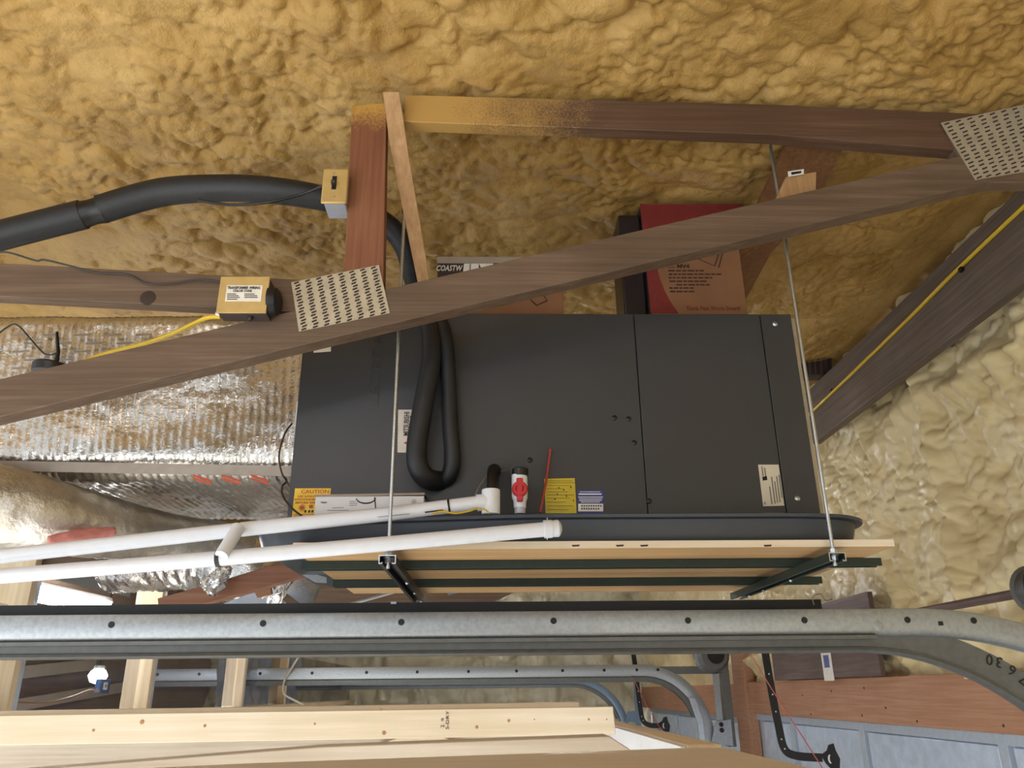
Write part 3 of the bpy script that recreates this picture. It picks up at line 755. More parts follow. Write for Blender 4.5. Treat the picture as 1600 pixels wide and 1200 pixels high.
Y = 2.46
X0, X1 = P(1017, 489, Y).x, P(1168, 489, Y).x; zt_ = P(1060, 318, Y).z
bx2 = thing('printed_carton', ((X0 + X1) / 2, 2.55, z1), 'tall red and tan cardboard carton standing on the air handler', 'box')
obj('carton', MB().box((X0, Y, z1 + .001), (X1, Y + .14, zt_)), 'card', bx2, bevel=.002)
obj('wrapped_end', MB().prism([(X0 - .001, Y + .002, z1 + .002), (X0 - .001, Y + .13, z1 + .002), (X0 - .001, Y + .13, zt_), (X0 - .001, Y + .002, zt_)], (-.004, 0, 0)), 'card_black', bx2)
obj('wrapped_end', MB().box((X0 - .085, Y + .03, z1 + .001), (X0 - .006, Y + .2, zt_ - .03)), 'card_black', bx2, bevel=.006)
def on2(x, y): return P(x, y, Y - .0012)
pts = [on2(1017, 489.5), on2(1060, 489.5)]
for i in range(9):
    t_ = i / 8; pts.append(on2(1060 - 34 * math.sin(t_ * 1.57) ** .9, 489 - 85 * t_))
pts += [on2(1026, 372), on2(1165, 342), on2(1160, 319), on2(1000, 319)]
obj('red_print', MB().prism(pts, (0, .001, 0)), 'card_red', bx2, smooth=False)
text('lettering', 'MV4', on2(1058, 418.5), XA, ZA, .020, 'ink_brown', bx2, .0004, bold=.0008, width=.044)
text('lettering', 'Model', on2(1043, 418.5), XA, ZA, .008, 'ink_brown', bx2, .0003, width=.026)
for s_, x, y, w in (('4 Way Snow Plow Control', 1044, 424, 56), ('', 1045, 429.5, 82), ('', 1045, 435, 68), ('', 1046, 440.5, 60), ('', 1057, 446, 52), ('', 1046, 451, 38), ('', 1047, 456.5, 39)):
    q = on2(x, y); n_w = int(w / 7); xx = x
    while xx < x + w - 2:
        L_ = random.uniform(4, 11); L_ = min(L_, x + w - xx)
        obj('fine_print', board_px([(xx, y - 2.2), (xx + L_, y - 2.2), (xx + L_, y), (xx, y)], Y - .0012, .0006), 'ink_brown', bx2, smooth=False); xx += L_ + 1.6
text('lettering', 'Think Fast Work Smart!', on2(1072, 484.5), XA, ZA, .022, 'card_red', bx2, .0004, width=.19)
for quad in ([(1088, 402), (1116, 415), (1116.5, 416), (1088, 403.5)], [(1116, 415), (1124, 390), (1126, 390), (1117.5, 416)], [(1122, 418), (1128, 396), (1129.5, 396), (1124, 418)]):
    obj('line_art', board_px(quad, Y - .0012, .0006), 'ink_brown', bx2, smooth=False)

# white carton lying in the pan
Y = 2.115
zb3 = rim0 - .045
wc = thing('white_carton', (P(580, 800, Y).x, Y + .03, zb3), 'long white carton with a black curved stripe lying in the drain pan', 'box')
a, b = P(493, 778, Y), P(656, 771, Y)
X0, X1 = a.x, b.x; zt_ = P(580, 775, Y).z
fr = obj('carton', MB().box((X0, Y, zb3), (X1 + .012, Y + .075, zt_)), 'white_card', wc, bevel=.002)
obj('lid', MB().prism([(X0 - .002, Y - .002, zt_ - .002), (X1 + .013, Y - .002, zt_ + .002), (X1 + .014, Y + .077, zt_ + .012), (X0 + .022, Y + .077, zt_ + .010)], (0, 0, .006)), 'card_edge', wc)
arc = []
for i in range(13):
    a_ = math.pi * (1.05 + .9 * i / 12); arc.append((571.5 + 16 * math.cos(a_), 777.5 - 10 * math.sin(a_)))
arc2 = [(x * .9 + 571.5 * .1, 777.5 + (y - 777.5) * .78) for x, y in arc][::-1]
obj('curved_stripe', board_px(arc + arc2, Y - .0012, .0008), 'ink', wc, smooth=False)
obj('curved_stripe', board_px([(584.5, 777), (586.5, 777), (587.5, 794), (586, 795)], Y - .0012, .0008), 'ink', wc, smooth=False)
text('lettering', 'Canon', P(501, 786, Y - .0012), XA, ZA, .006, 'ink', wc, .0003, bold=.0002, width=.016)
for x, y, w in ((546, 783, 10), (546, 786, 13), (546, 789, 12), (519, 793, 18), (511, 797, 34), (644, 781, 6), (643, 783.5, 8)):
    obj('fine_print', board_px([(x, y), (x + w, y - .3), (x + w, y + .5), (x, y + .8)], Y - .0012, .0006), 'ink_grey', wc, smooth=False)
obj('recycling_mark', MB().tube([P(647 + 4 * math.cos(t), 788 + 2.6 * math.sin(t), Y - .001) for t in np.linspace(0, 2 * math.pi, 13)], .0006, 5), 'ink_red', wc)

# ------------------------------------------------------------------ condensate pipes, tee, valve
PY = 2.03
up = thing('condensate_pipe', P(300, 840, PY), 'upper white PVC pipe running along the pan to a tee', 'pipe')
obj('pipe', MB().tube([P(-60, 876, 2.0), P(380, 827, 2.02), P(600, 804, 2.045), P(752, 785, 2.06)], .0185, 16), 'pvc', up)
tj = P(767, 783, 2.062)
tee = obj('tee', MB().lathe((tj.x, tj.y, tj.z - .035), (0, 0, 1), [(0, .0235), (.003, .0245), (.062, .0245), (.065, .0235)], 20), 'pvc', up)
obj('branch_socket', MB().tube([P(745, 786, 2.06), P(765, 784, 2.062)], .0225, 16), 'pvc', tee)
obj('strap', MB().tube([P(700, 791.5, 2.054), P(703, 791, 2.054)], .0195, 16), 'black', up)
obj('riser', MB().tube([P(770, 767, 2.065), P(770, 745, 2.075), P(772, 735, 2.12), P(773, 735, 2.2)], [.016, .016, .0185, .0185], 14), 'black', up)
obj('print_line', MB().tube([P(664, 800.5, 2.033), P(692, 797, 2.036)], .0018, 6), 'ink', up)
obj('print_line', MB().tube([P(590, 808, 2.028), P(640, 803, 2.03)], .0008, 6), 'ink_grey', up)
lo = thing('condensate_pipe', P(400, 870, 1.98), 'lower white PVC pipe crossing in front of the pan to a domed end elbow', 'pipe')
obj('pipe', MB().tube([P(-60, 905, 1.965), P(340, 873, 1.968), P(600, 850, 1.972), P(852, 827, 1.976)], .0185, 16), 'pvc', lo)
e0, e1 = P(850, 827, 1.976), P(872, 825.5, 1.978)
elb = obj('elbow_cap', MB().tube([e0, e0.lerp(e1, .55), e0.lerp(e1, .56), e1, e1 + (e1 - e0) * .14, e1 + (e1 - e0) * .26], [.0225, .0225, .0205, .0215, .017, .008], 20), 'pvc', lo)
obj('pin', MB().tube([P(855, 809, 1.975), P(855, 843, 1.975)], .0012, 6), 'pvc', elb)
sp = thing('pipe_spacer', P(355, 850, 1.99), 'short slanted white PVC spacer strapped between the two pipes', 'pipe')
obj('pipe', MB().tube([P(373, 824, 1.995), P(346, 868, 1.945)], .0165, 14), 'pvc', sp)
obj('strap', MB().tube([P(338.5, 873, 1.9685), P(345, 872.5, 1.9685)], .0205, 16), 'black', sp)
obj('strap', MB().tube([P(367, 829, 2.019), P(376, 828, 2.019)], .020, 16), 'black', sp)
tag(obj('yellow_wires', MB().tube([P(676, 803, 2.03), P(690, 799, 2.028), P(712, 802, 2.028), P(735, 798, 2.03), P(745, 794, 2.03), P(757, 796, 2.03), P(764, 802, 2.03)], .0024, 6, smoothpath=5), 'yellow_wire'), 'thin yellow wire draped under the white tee', 'wire')
tag(obj('float_switch_wire', MB().tube([P(741, 778, 2.05), P(748, 762, 2.07), P(758, 748, 2.09), P(772, 740, 2.11), P(790, 736, 2.15), P(806, 734, 2.18)], .0018, 6, smoothpath=6), 'ink_grey'), 'thin grey wire arching from the tee to the valve', 'wire')

vY = 2.09
vl = thing('cleanout_valve', P(812, 800, vY), 'white PVC ball valve with a round red handle standing in the pan', 'valve')
c = P(812, 770, vY)
obj('valve_body', MB().lathe((c.x, vY, P(812, 794, vY).z), (0, 0, 1), [(0, .0165), (.018, .0175), (.028, .0215), (.089, .0215), (.092, .020)], 20), 'pvc', vl)
obj('black_cap', MB().lathe((c.x + .002, vY, P(812, 744.5, vY).z), (0, 0, 1), [(0, .0225), (.019, .0225), (.022, .018)], 18), 'black', vl)
obj('black_stub', MB().tube([P(806, 736, vY), P(806, 737, 2.2)], .017, 12), 'black', vl)
obj('clear_end', MB().lathe((c.x, vY, P(812, 803, vY).z), (0, 0, 1), [(0, .0145), (.018, .0155)], 16), 'clear_end', vl)
hc = P(812, 764.5, vY - .022)
hd = obj('handle', MB().lathe(hc + Vector((0, .004, 0)), (0, -1, 0), [(0, .021), (.010, .021), (.013, .018), (.013, .012), (.008, .011)], 24), 'red_plastic', vl)
obj('grip', MB().box((hc.x - .0085, hc.y - .008, hc.z - .034), (hc.x + .0085, hc.y + .004, hc.z + .030)), 'red_plastic', hd, bevel=.003)
tag(obj('red_straw', MB().tube([P(844, 801, 2.12), P(853, 755, 2.16), P(860, 702, 2.19)], .0035, 8), 'redtube'), 'thin red plastic tube leaning on the yellow sticker', 'tube')
tag(obj('thermostat_wire', MB().tube([P(456, 662, 2.23), P(444, 680, 2.2), P(436, 712, 2.19), P(440, 738, 2.2), P(447, 752, 2.22), P(441, 760, 2.2), P(442, 775, 2.17), P(455, 793, 2.12), P(474, 808, 2.08)], .0028, 6, smoothpath=6), 'ink_brown'), 'thin dark wire dangling at the left end of the air handler', 'wire')

# ------------------------------------------------------------------ foil wrapped ducts
fy = 2.27; fzt = P(200, 500, fy).z + .02; fzb = P(300, 745, fy).z
prof = [(fy + .45, fzt), (fy + .02, fzt), (fy, fzt - .03)]
for i in range(9):
    a_ = math.radians(180 + 90 * i / 8); prof.append((fy + .09 + .09 * math.cos(a_), fzb + .09 + .09 * math.sin(a_)))
prof += [(fy + .62, fzb)]
pd = [prof[0]]
for a, b in zip(prof, prof[1:]):
    L_ = math.dist(a, b); n_ = max(1, int(L_ / .012))
    pd += [(a[0] + (b[0] - a[0]) * j / n_, a[1] + (b[1] - a[1]) * j / n_) for j in range(1, n_ + 1)]
pd = np.array(pd); xs_ = np.arange(-2.3, -0.565, 0.0055)
def duct_fn(U, V):
    i = V.astype(int); Yp, Zp = pd[i, 0], pd[i, 1]
    w = fbm(U * 5, V * .06, 5) - .5
    ribs = np.abs(((U * 1.0 + 0.02 * (fbm(U * 2, V * .05, 4) - .5) - V * .0008) / 0.024) % 1 - .5) * 2
    d = .030 * w + .0045 * (1 - ribs) ** 3 + .006 * (fbm(U * 45, V * .9, 6, 3) - .5)
    dy = np.where(Yp < fy + .06, -1, 0); dz = np.where(Zp < fzb + .05, -1, 0)
    return U, Yp + d * dy, Zp + d * dz
co, f = grid_mesh(xs_, np.arange(len(pd)).astype(float), duct_fn)
duct = thing('supply_duct', (-1.4, 2.5, fzb), 'large foil wrapped supply duct joined to the left end of the air handler', 'duct')
fast_obj('foil_wrap', co, f[:, ::-1], 'foil', duct)
obj('foil_tape', MB().prism([P(-40, 719, fy - .014), P(455, 728, fy - .014), P(455, 744, fy - .010), P(-40, 735, fy - .010)], (0, .003, 0)), 'tape', duct)
for x in (302, 347, 392):
    for dy_ in (0, 5):
        obj('red_print', board_px([(x, 741 + dy_), (x + 28, 750 + dy_), (x + 28, 753 + dy_), (x, 744 + dy_)], fy - .017, .001), 'ink_orange', duct, smooth=False)
for r_ in range(5):
    for c_ in range(6):
        x = 20 + c_ * 48 + (r_ % 2) * 18; y = 522 + r_ * 13
        if y > 590 - x * .22: continue
        obj('faint_print', board_px([(x, y), (x + 26, y - 1), (x + 26, y + 2.2), (x, y + 3.2)], fy - .020, .001), 'tape', duct, smooth=False)

def wrinkle_tube(path, rads, seed, amp, n=48, k=14, rib=0.0):
    pts, rs = catmull([Vector(p) for p in path], list(rads), k)
    mb = MB(); up = None; m = len(pts)
    for i, p in enumerate(pts):
        t = (pts[min(i + 1, m - 1)] - pts[max(i - 1, 0)]).normalized()
        if up is None: up = t.cross(ZA).normalized()
        up = (up - t * up.dot(t)).normalized(); w = t.cross(up)
        a_ = np.linspace(0, 2 * math.pi, n, endpoint=False)
        nz = fbm(np.cos(a_) * 3 + i * .9, np.sin(a_) * 3 + i * .35, seed) - .5
        rr = rs[i] * (1 + amp * nz + rib * (i % 2))
        mb.v += [tuple(p + (up * math.cos(q) + w * math.sin(q)) * r_) for q, r_ in zip(a_, rr)]
    for i in range(m - 1):
        for j in range(n): mb.f.append((i * n + j, i * n + (j + 1) % n, (i + 1) * n + (j + 1) % n, (i + 1) * n + j))
    mb.f.append(tuple(range(n - 1, -1, -1))); mb.f.append(tuple(range((m - 1) * n, m * n)))
    return mb
br = duct
obj('branch_wrap', wrinkle_tube([P(-120, 775, 2.2), P(20, 797, 2.25), P(150, 822, 2.4), P(260, 838, 2.6), P(380, 848, 2.9)], [.13, .115, .095, .075, .06], 11, 0.10, 56, 18), 'foil3', br, angle=80)
obj('insulation_edge', wrinkle_tube([P(75, 846, 2.2), P(120, 840, 2.24), P(180, 830, 2.3)], [.014, .024, .012], 21, .6, 20, 8), 'pink', br, angle=80)
tag(obj('flex_duct', wrinkle_tube([P(175, 880, 3.5), P(250, 872, 3.45), P(320, 870, 3.4), P(400, 900, 3.35), P(470, 935, 3.3)], [.12, .13, .14, .14, .13], 31, .22, 60, 16, .04), 'foil2', angle=80), 'crinkled silver flexible duct behind the white pipes', 'duct')
tag(obj('duct_strap', MB().box((P(330, 870, 3.4).x - .02, 3.38, 2.75), (P(330, 870, 3.4).x + .02, 3.384, 4.0)), 'galv_dark'), 'narrow metal strap hanging the crinkled flexible duct', 'strap')
tag(obj('foil_scrap', wrinkle_tube([P(325, 920, 2.9), P(345, 900, 2.88), P(358, 885, 2.87)], [.035, .03, .016], 41, 1.1, 24, 8), 'foil2', angle=20), 'crumpled scrap of foil hanging below the strapped pipes', 'foil')
tag(obj('rafter_board', board_px([(-30, 868), (150, 858), (260, 846), (330, 838), (230, 876), (120, 890), (-30, 898)], 3.15, .05), 'truss'), 'dull brown rafter seen between the two white pipes', 'rafter')
tag(obj('brace_board', board_px([(246, 935), (330, 912), (420, 884), (480, 876), (484, 896), (400, 922), (310, 946), (248, 955)], 2.95, .045), 'brace', bevel=.002), 'red brown brace board slanting up below the lower white pipe', 'brace')
sb = thing('foil_board', P(400, 935, 3.2), 'bright foil faced sheet with a stub of lumber below the brace board', 'insulation board')
obj('foil_sheet', board_px([(345, 945), (420, 916), (470, 952), (380, 960)], 3.2, .02), 'door_foil', sb)
obj('stub', board_px([(396, 922), (422, 916), (424, 928), (402, 934)], 3.18, .03), 'header', sb)
obj('rail', board_px([(424, 916), (436, 918), (474, 948), (452, 948)], 3.18, .03), 'truss', sb)
tag(obj('metal_bracket', board_px([(434, 876), (450, 876), (476, 878), (478, 893), (510, 902), (510, 911), (492, 910)], 2.62, .004), 'galv'), 'bright bent sheet metal flange at the left end of the green channels', 'bracket')
# things under the platform, far back
tag(obj('white_rod', MB().tube([P(540, 946, 3.0), P(640, 918, 3.2)], .006, 8), 'pvc'), 'thin pale rod slanting down behind the left cross channel', 'rod')
cp = thing('truss_member', P(640, 925, 4.5), 'dim brown truss timber with a bluish metal plate far under the platform', 'truss')
obj('timber', board_px([(440, 915), (560, 905), (760, 905), (830, 912), (760, 944), (430, 946)], 4.6, .05), 'truss', cp)
obj('web', MB().box((.15, 4.61, 2.9), (.24, 4.645, 4.02)), 'truss', cp)
bp = obj('metal_plate', board_px([(697, 912), (739, 911), (738, 921), (700, 930)], 4.58, .006), 'blue_metal', cp)
for i in range(7):
    x = 701 + i * 5.5; obj('groove', board_px([(x, 912.5), (x + 1.4, 912.5), (x + 2, 926 - i), (x + .8, 926 - i)], 4.577, .002), 'door_foil', bp)

# ------------------------------------------------------------------ garage door tracks
def track_frames(Y, xs, xbend, zc, R, ang, straight=0.0):
    """straight along +X at height zc to xbend, then turns down with radius R"""
    fr = [((x, Y, zc), ZA, YA) for x in xs if x < xbend]
    N = 20
    for i in range(N + 1):
        a_ = math.radians(ang) * i / N
        fr.append(((xbend + R * math.sin(a_), Y, zc - R * (1 - math.cos(a_))), Vector((math.sin(a_), 0, math.cos(a_))), YA))
    if straight:
        a_ = math.radians(ang); p = Vector(fr[-1][0]) + Vector((math.cos(a_), 0, -math.sin(a_))) * straight
        fr.append((p, fr[-1][1], YA))
    return fr
def ctrack(h, d, t=.003):
    # (n, y): web faces the viewer, rolled lips top and bottom going back
    return [(h/2, d), (h/2 + .004, d*.6), (h/2 + .003, .002), (h/2 - .004, -.001), (-h/2 + .008, -.001), (-h/2, .003), (-h/2 - .008, .010), (-h/2 - .010, d*.7), (-h/2 - .004, d),
            (-h/2 - .004, d - t), (-h/2 - .006, d*.7), (-h/2 - .004, .012), (-h/2 + .004, .006), (h/2 - .004, .003), (h/2 - .001, .005), (h/2, d*.6)]
NY = 2.44
zt_, zb_ = P(800, 957, NY).z, P(800, 993, NY).z; hz = zt_ - zb_; zc = (zt_ + zb_) / 2
tr = thing('door_track', (0, NY, zb_), 'large galvanised garage door track crossing the whole view in front', 'door track')
xb = P(1425, 960, NY).x
obj('upper_rail', MB().sweep(ctrack(hz, .05), track_frames(NY, np.linspace(-2.6, xb, 30), xb, zc, 1.2, 34)), 'galv', tr, angle=50)
zl = P(800, 1005, NY).z
xb2 = P(1345, 1000, NY).x
low_h = .088
lowf = track_frames(NY + .028, np.linspace(-2.6, xb2, 30), xb2, P(800, 1021, NY).z + low_h / 2, .80, 52)
lp = [(low_h/2, .03), (low_h/2, 0), (-low_h/2 + .012, 0), (-low_h/2 + .010, -.010), (-low_h/2 + .002, -.014), (-low_h/2 - .004, -.006), (-low_h/2 - .004, .03), (-low_h/2, .03), (-low_h/2, .004), (low_h/2 - .004, .004), (low_h/2 - .004, .03)]
lowr = obj('lower_rail', MB().sweep(lp, lowf), 'galv_dark', tr, angle=50)
obj('joint_strip', MB().box((-2.6, NY - .004, P(800, 1003, NY).z), (xb2 + .05, NY + .03, P(800, 997, NY).z)), 'galv_dark', tr)
first = None
for x, y in ((174, 976), (411, 974), (627, 972), (865, 970), (1075, 969.5), (1257, 969), (1418, 968.5), (1521.5, 969.5)):
    q = P(x, y, NY - .002)
    if first is None: first = obj('bolt_hole', MB().lathe((q.x, NY + .001, q.z), (0, -1, 0), [(0, .0095), (.0035, .0095), (.0036, .004)], 14), 'ahu_seam', tr); fq = q
    else: copy_at(first, q - fq, tr)
q = P(1470, 974, NY - .002); obj('square_hole', MB().box((q.x - .007, NY - .003, q.z - .006), (q.x + .007, NY, q.z + .006)), 'ahu_seam', tr)
ti = P(1564, 1028, NY + .024)
for ch, (x, y), rot in (('0', (1552, 1024), 168), ('3', (1568, 1029), 160), ('6', (1590, 1044), 146), ('7', (1609, 1060), 138)):
    a_ = math.radians(rot); xd = Vector((math.cos(a_), 0, math.sin(a_))); yd = Vector((-math.sin(a_), 0, math.cos(a_)))
    o = P(x, y, NY + .0265); text('pencil_number', ch, o, xd, yd, .045, 'ink', lowr, .0006)
obj('spatter', MB().lathe(P(1373, 978, NY - .001), (0, -1, 0), [(0, .017), (.0012, .013), (.0016, .004)], 7), 'galv', tr)
ba = tag(obj('angle_iron', MB().sweep([(0, 0), (.032, 0), (.032, .004), (.004, .004), (.004, .04), (0, .04)], [((P(-60, 955, 2.5).x, 2.5, P(800, 957, 2.5).z), ZA, YA), ((P(1285, 955, 2.5).x, 2.5, P(800, 957, 2.5).z), ZA, YA)]), 'black_steel', smooth=False),
         'black steel angle iron lying along the top of the large door track', 'angle iron')
q = P(615, 942, 2.497); obj('clip', MB().box((q.x - .008, 2.494, q.z - .003), (q.x + .008, 2.499, q.z + .003)), 'zinc', ba)
tag(obj('loose_wire', MB().tube([P(1272, 945, 2.47), P(1270, 933, 2.46), P(1282, 928, 2.46), P(1290, 938, 2.46), P(1300, 936, 2.47)], .0018, 6, smoothpath=5), 'ink_grey'), 'curl of loose wire at the right end of the angle iron', 'wire')
dr = thing('cable_drum', PX(1640, 918, 1.72), 'dark cable drum at the right edge of the view', 'drum')
q = PX(1640, 918, 1.72); obj('drum', MB().lathe((q.x, q.y, q.z), (0, 1, 0), [(0, .075), (.006, .078), (.010, .066), (.07, .066), (.074, .078), (.08, .075)], 28), 'galv_dark', dr)
q2 = Vector((1.72, 6.3, q.z))
obj('rim', MB().lathe((q.x, q.y - .004, q.z), (0, 1, 0), [(0, .082), (.005, .082)], 28), 'black_steel', dr)
tag(obj('torsion_tube', MB().tube([q + Vector((0, .08, 0)), q2], .016, 12), 'dark_board'), 'long dark torsion tube running back above the door header', 'tube')

def far_track(Y, pxa, pxb, py, h, R, label, mat, end_x, holes):
    zc_ = P(pxb, py, Y).z
    t_ = thing('door_track', (P(pxb, py, Y).x, Y, zc_ - .5), label, 'door track')
    xb_ = P(pxb, py, Y).x
    obj('upper_rail', MB().sweep(ctrack(h, .05), track_frames(Y, np.linspace(P(pxa, py, Y).x, xb_, 12), xb_, zc_, R, 84, .12)), mat, t_, angle=50)
    obj('lower_lip', MB().sweep([(-h*.55, -.02), (-h*.55, .05), (-h*.95, .05), (-h*.95, -.02)], track_frames(Y + .01, np.linspace(P(pxa, py, Y).x, xb_, 12), xb_, zc_, R, 70)), 'galv_dark', t_, angle=50)
    for x in holes:
        q = P(x, py, Y); obj('bolt_hole', MB().lathe((q.x, Y + .001, zc_ + h * .08), (0, -1, 0), [(0, .012), (.006, .012)], 8), 'ahu_seam', t_)
    return t_, xb_, zc_
t2, xb2_, zc2 = far_track(6.5, 240, 1005, 1048, .085, .46, 'middle garage door track curving down at its far right end', 'galv', 1125, (247, 312, 407, 488, 573, 652, 732, 807, 879, 944, 995, 1028))
t3, xb3_, zc3 = far_track(10.2, 455, 895, 1063, .085, .62, 'farthest bluish garage door track with a tight end curve', 'blue_metal', 985, (481, 521, 568, 616, 664, 711, 752, 796, 837, 877, 910, 920))
# uprights of the middle track
Y = 6.5
obj('upright_angle', MB().box((P(1131, 1100, Y).x, Y - .02, 1.9), (P(1143, 1100, Y).x, Y + .06, P(1135, 1036, Y).z)), 'galv_dark', t2)
obj('upright_angle', MB().box((P(1118, 1100, Y).x, Y, 1.9), (P(1127, 1100, Y).x, Y + .01, P(1122, 1048, Y).z)), 'galv', t2)
obj('top_angle', MB().box((P(1030, 1046, Y).x, Y, P(1080, 1053, Y).z), (P(1135, 1046, Y).x, Y + .03, P(1080, 1041, Y).z)), 'galv_dark', t2)
obj('flag_bracket', board_px([(1118, 1128), (1142, 1124), (1146, 1166), (1112, 1158)], Y - .03, .008), 'galv', t2)
for x, y in ((1127, 1132), (1128, 1141)): 
    q = P(x, y, Y - .035); obj('bolt', MB().lathe((q.x, q.y, q.z), (0, -1, 0), [(0, .018), (.01, .014)], 8), 'ahu_seam', t2)
obj('hinge_roller', board_px([(1076, 1090), (1086, 1091), (1098, 1125), (1102, 1160), (1094, 1160), (1090, 1130)], Y - .04, .02), 'zinc', t2)
Y3 = 10.2
obj('upright_angle', MB().box((P(993, 1100, Y3).x, Y3, 1.9), (P(1000, 1100, Y3).x, Y3 + .05, P(995, 1066, Y3).z)), 'blue_metal', t3)
obj('flag_bracket', board_px([(980, 1112), (994, 1110), (995, 1130), (978, 1127)], Y3 - .05, .01), 'blue_metal', t3)
dq = Vector((1.72, 6.42, P(1113, 1022, 6.42).z))
d2 = thing('cable_drum', dq, 'round grey cable drum where the middle track meets the header', 'drum')
q = P(1113, 1024, 6.42); obj('drum', MB().lathe((q.x, 6.36, q.z), (0, 1, 0), [(0, .10), (.02, .12), (.03, .10), (.12, .10), (.14, .13)], 24), 'galv_dark', d2)
obj('bearing', MB().lathe((q.x + .01, 6.355, q.z), (0, -1, 0), [(0, .065), (.012, .06), (.012, .02)], 18), 'black', d2)
obj('plate', board_px([(1087, 1018), (1100, 1018), (1100, 1036), (1092, 1040), (1087, 1034)], 6.40, .02), 'galv', d2)

# ------------------------------------------------------------------ door wall: header, garage doors
hd = thing('door_header', (1.95, 4.5, 2.13), 'red brown timber header over the nearer garage door', 'header')
hd['kind'] = 'structure'
obj('header_board', MB().box((1.92, 2.4, 2.135), (1.98, 6.32, 2.352)), 'header', hd, bevel=.003)
obj('jamb_board', MB().box((1.90, 6.33, 1.7), (1.98, 6.62, 2.62)), 'header', hd, bevel=.003)
obj('far_header_board', MB().box((1.92, 6.64, 2.10), (1.98, 10.9, 2.34)), 'header', hd, bevel=.003)
for x, y in ((1254, 1086), (1267, 1116), (1299, 1080), (1347, 1118), (1384, 1106), (1433, 1127), (1568, 1134), (1350, 1075)):
    q = PX(x, y, 1.9195); obj('nail', MB().lathe(q, (-1, 0, 0), [(0, .006), (.002, .005)], 8), 'slot', hd)
def garage_door(y0, y1, ztop, label, stiles):
    d = thing('garage_door', (1.99, (y0 + y1) / 2, 0), label, 'garage door')
    zz = ztop; k_ = 0
    while zz > 0.05:
        zl_ = max(0, zz - .53)
        obj('door_section', MB().box((1.985, y0, zl_ + .004), (2.03, y1, zz)), 'door_white', d, bevel=.003)
        obj('top_rail', MB().box((1.965, y0, zz - .045), (1.986, y1, zz - .002)), 'door_white', d, bevel=.003)
        obj('bottom_rail', MB().box((1.965, y0, zl_ + .006), (1.986, y1, zl_ + .04)), 'door_white', d, bevel=.003)
        for a, b in zip(stiles, stiles[1:]):
            obj('stile', MB().box((1.962, a - .03, zl_ + .008), (1.986, a + .03, zz - .004)), 'door_white', d, bevel=.002)
            obj('insulation_panel', MB().box((1.972, a + .05, zl_ + .045), (1.984, b - .05, zz - .05)), 'door_foil', d, bevel=.004)
        zz = zl_; k_ += 1
    return d
garage_door(2.2, 6.6, 2.135, 'pale insulated sectional garage door nearest on the right', [2.24, 3.3, 4.55, 5.6, 6.26])
garage_door(6.62, 10.6, 2.10, 'pale bluish garage door seen beyond the middle track', [6.74, 7.9, 9.1, 10.3])

# dark sheet with a paper strip above the header
ds = thing('dark_panel', PX(1300, 1060, 1.90), 'dark brown stained panel with a printed paper strip standing on the header', 'panel')
ya_, yb_ = PX(1382, 1058, 1.89).y, PX(1214, 1064, 1.89).y
obj('sheet', MB().box((1.875, ya_, 2.354), (1.90, yb_, 2.75)), 'dark_board', ds, bevel=.002)
qa, qb = PX(1303, 1060, 1.872).y, PX(1288, 1060, 1.872).y
stp = obj('paper_strip', MB().box((1.8715, qa, 2.340), (1.8745, qb, 2.62)), 'label_white', ds)
z_a, z_b = PX(1293, 1043, 1.872).z, PX(1293, 1023, 1.872).z
for i in range(9):
    z = z_a + (z_b - z_a) * i / 9
    obj('blue_line', MB().box((1.8705, qa + .03, z), (1.872, qb - .03, z + .006)), 'blue_st', stp)
obj('pink_end', MB().box((1.8705, qa + .01, z_b + .01), (1.872, qb - .01, 2.61)), 'pink', stp)

# door operator arms and pull wires
def arm(Y, pts, w, hook, label):
    a_ = thing('perforated_hanger', P(pts[0][0], 1100, Y), label, 'hanger')
    mb = MB(); prs = [P(x, y, Y) for x, y in pts]
    pp, rr = catmull(prs, [w] * len(prs), 6)
    L_, R_ = [], []
    for i, p in enumerate(pp):
        t = (pp[min(i + 1, len(pp) - 1)] - pp[max(i - 1, 0)]).normalized(); n_ = Vector((-t.z, 0, t.x))
        L_.append(p + n_ * w); R_.append(p - n_ * w)
    mb.sweep([(-w, 0), (w, 0), (w, .006), (-w, .006)], [(p, (pp[min(i + 1, len(pp) - 1)] - pp[max(i - 1, 0)]).normalized().cross(YA), YA) for i, p in enumerate(pp)])
    obj('bar', mb, 'black_steel', a_, smooth=False)
    h = P(hook[0], hook[1], Y); s = w / .03
    obj('pivot_hook', MB().prism([h + Vector((x * s, 0, z * s)) for x, z in ((-.07, .03), (-.02, .06), (.0, .10), (.04, .11), (.05, .06), (.075, 0), (.06, -.07), (.0, -.075), (-.04, -.03))], (0, .008, 0)), 'black_steel', a_, smooth=False)
    obj('crescent', MB().prism([h + Vector(((.022 * math.cos(q) * (1 if kk == 0 else .9)) * s + (.0 if kk == 0 else .012) * s + .0 * s, -.001, .034 * math.sin(q) * s)) for kk, qs in ((0, np.linspace(1.9, 4.4, 8)), (1, np.linspace(4.2, 2.1, 8))) for q in qs], (0, .0006, 0)), 'label_white', a_, smooth=False)
    for t in (.25, .35, .42, .6, .68):
        q = pp[int(t * (len(pp) - 1))]; obj('hole', MB().lathe(q + Vector((0, -.001, 0)), (0, -1, 0), [(0, .006 * s), (.001, .006 * s)], 8), 'label_white', a_)
    return a_
arm(3.6, [(1188, 960), (1196, 1020), (1207, 1085), (1217, 1135), (1226, 1170), (1245, 1181), (1285, 1184)], .016, (1298, 1186), 'black perforated hanger with a hook end in front of the nearer header')
arm(6.6, [(985, 1000), (991, 1030), (997, 1080), (1001, 1110), (1005, 1126), (1015, 1133), (1032, 1134)], .018, (1038, 1134), 'black perforated hanger with a hook end beside the farthest track')
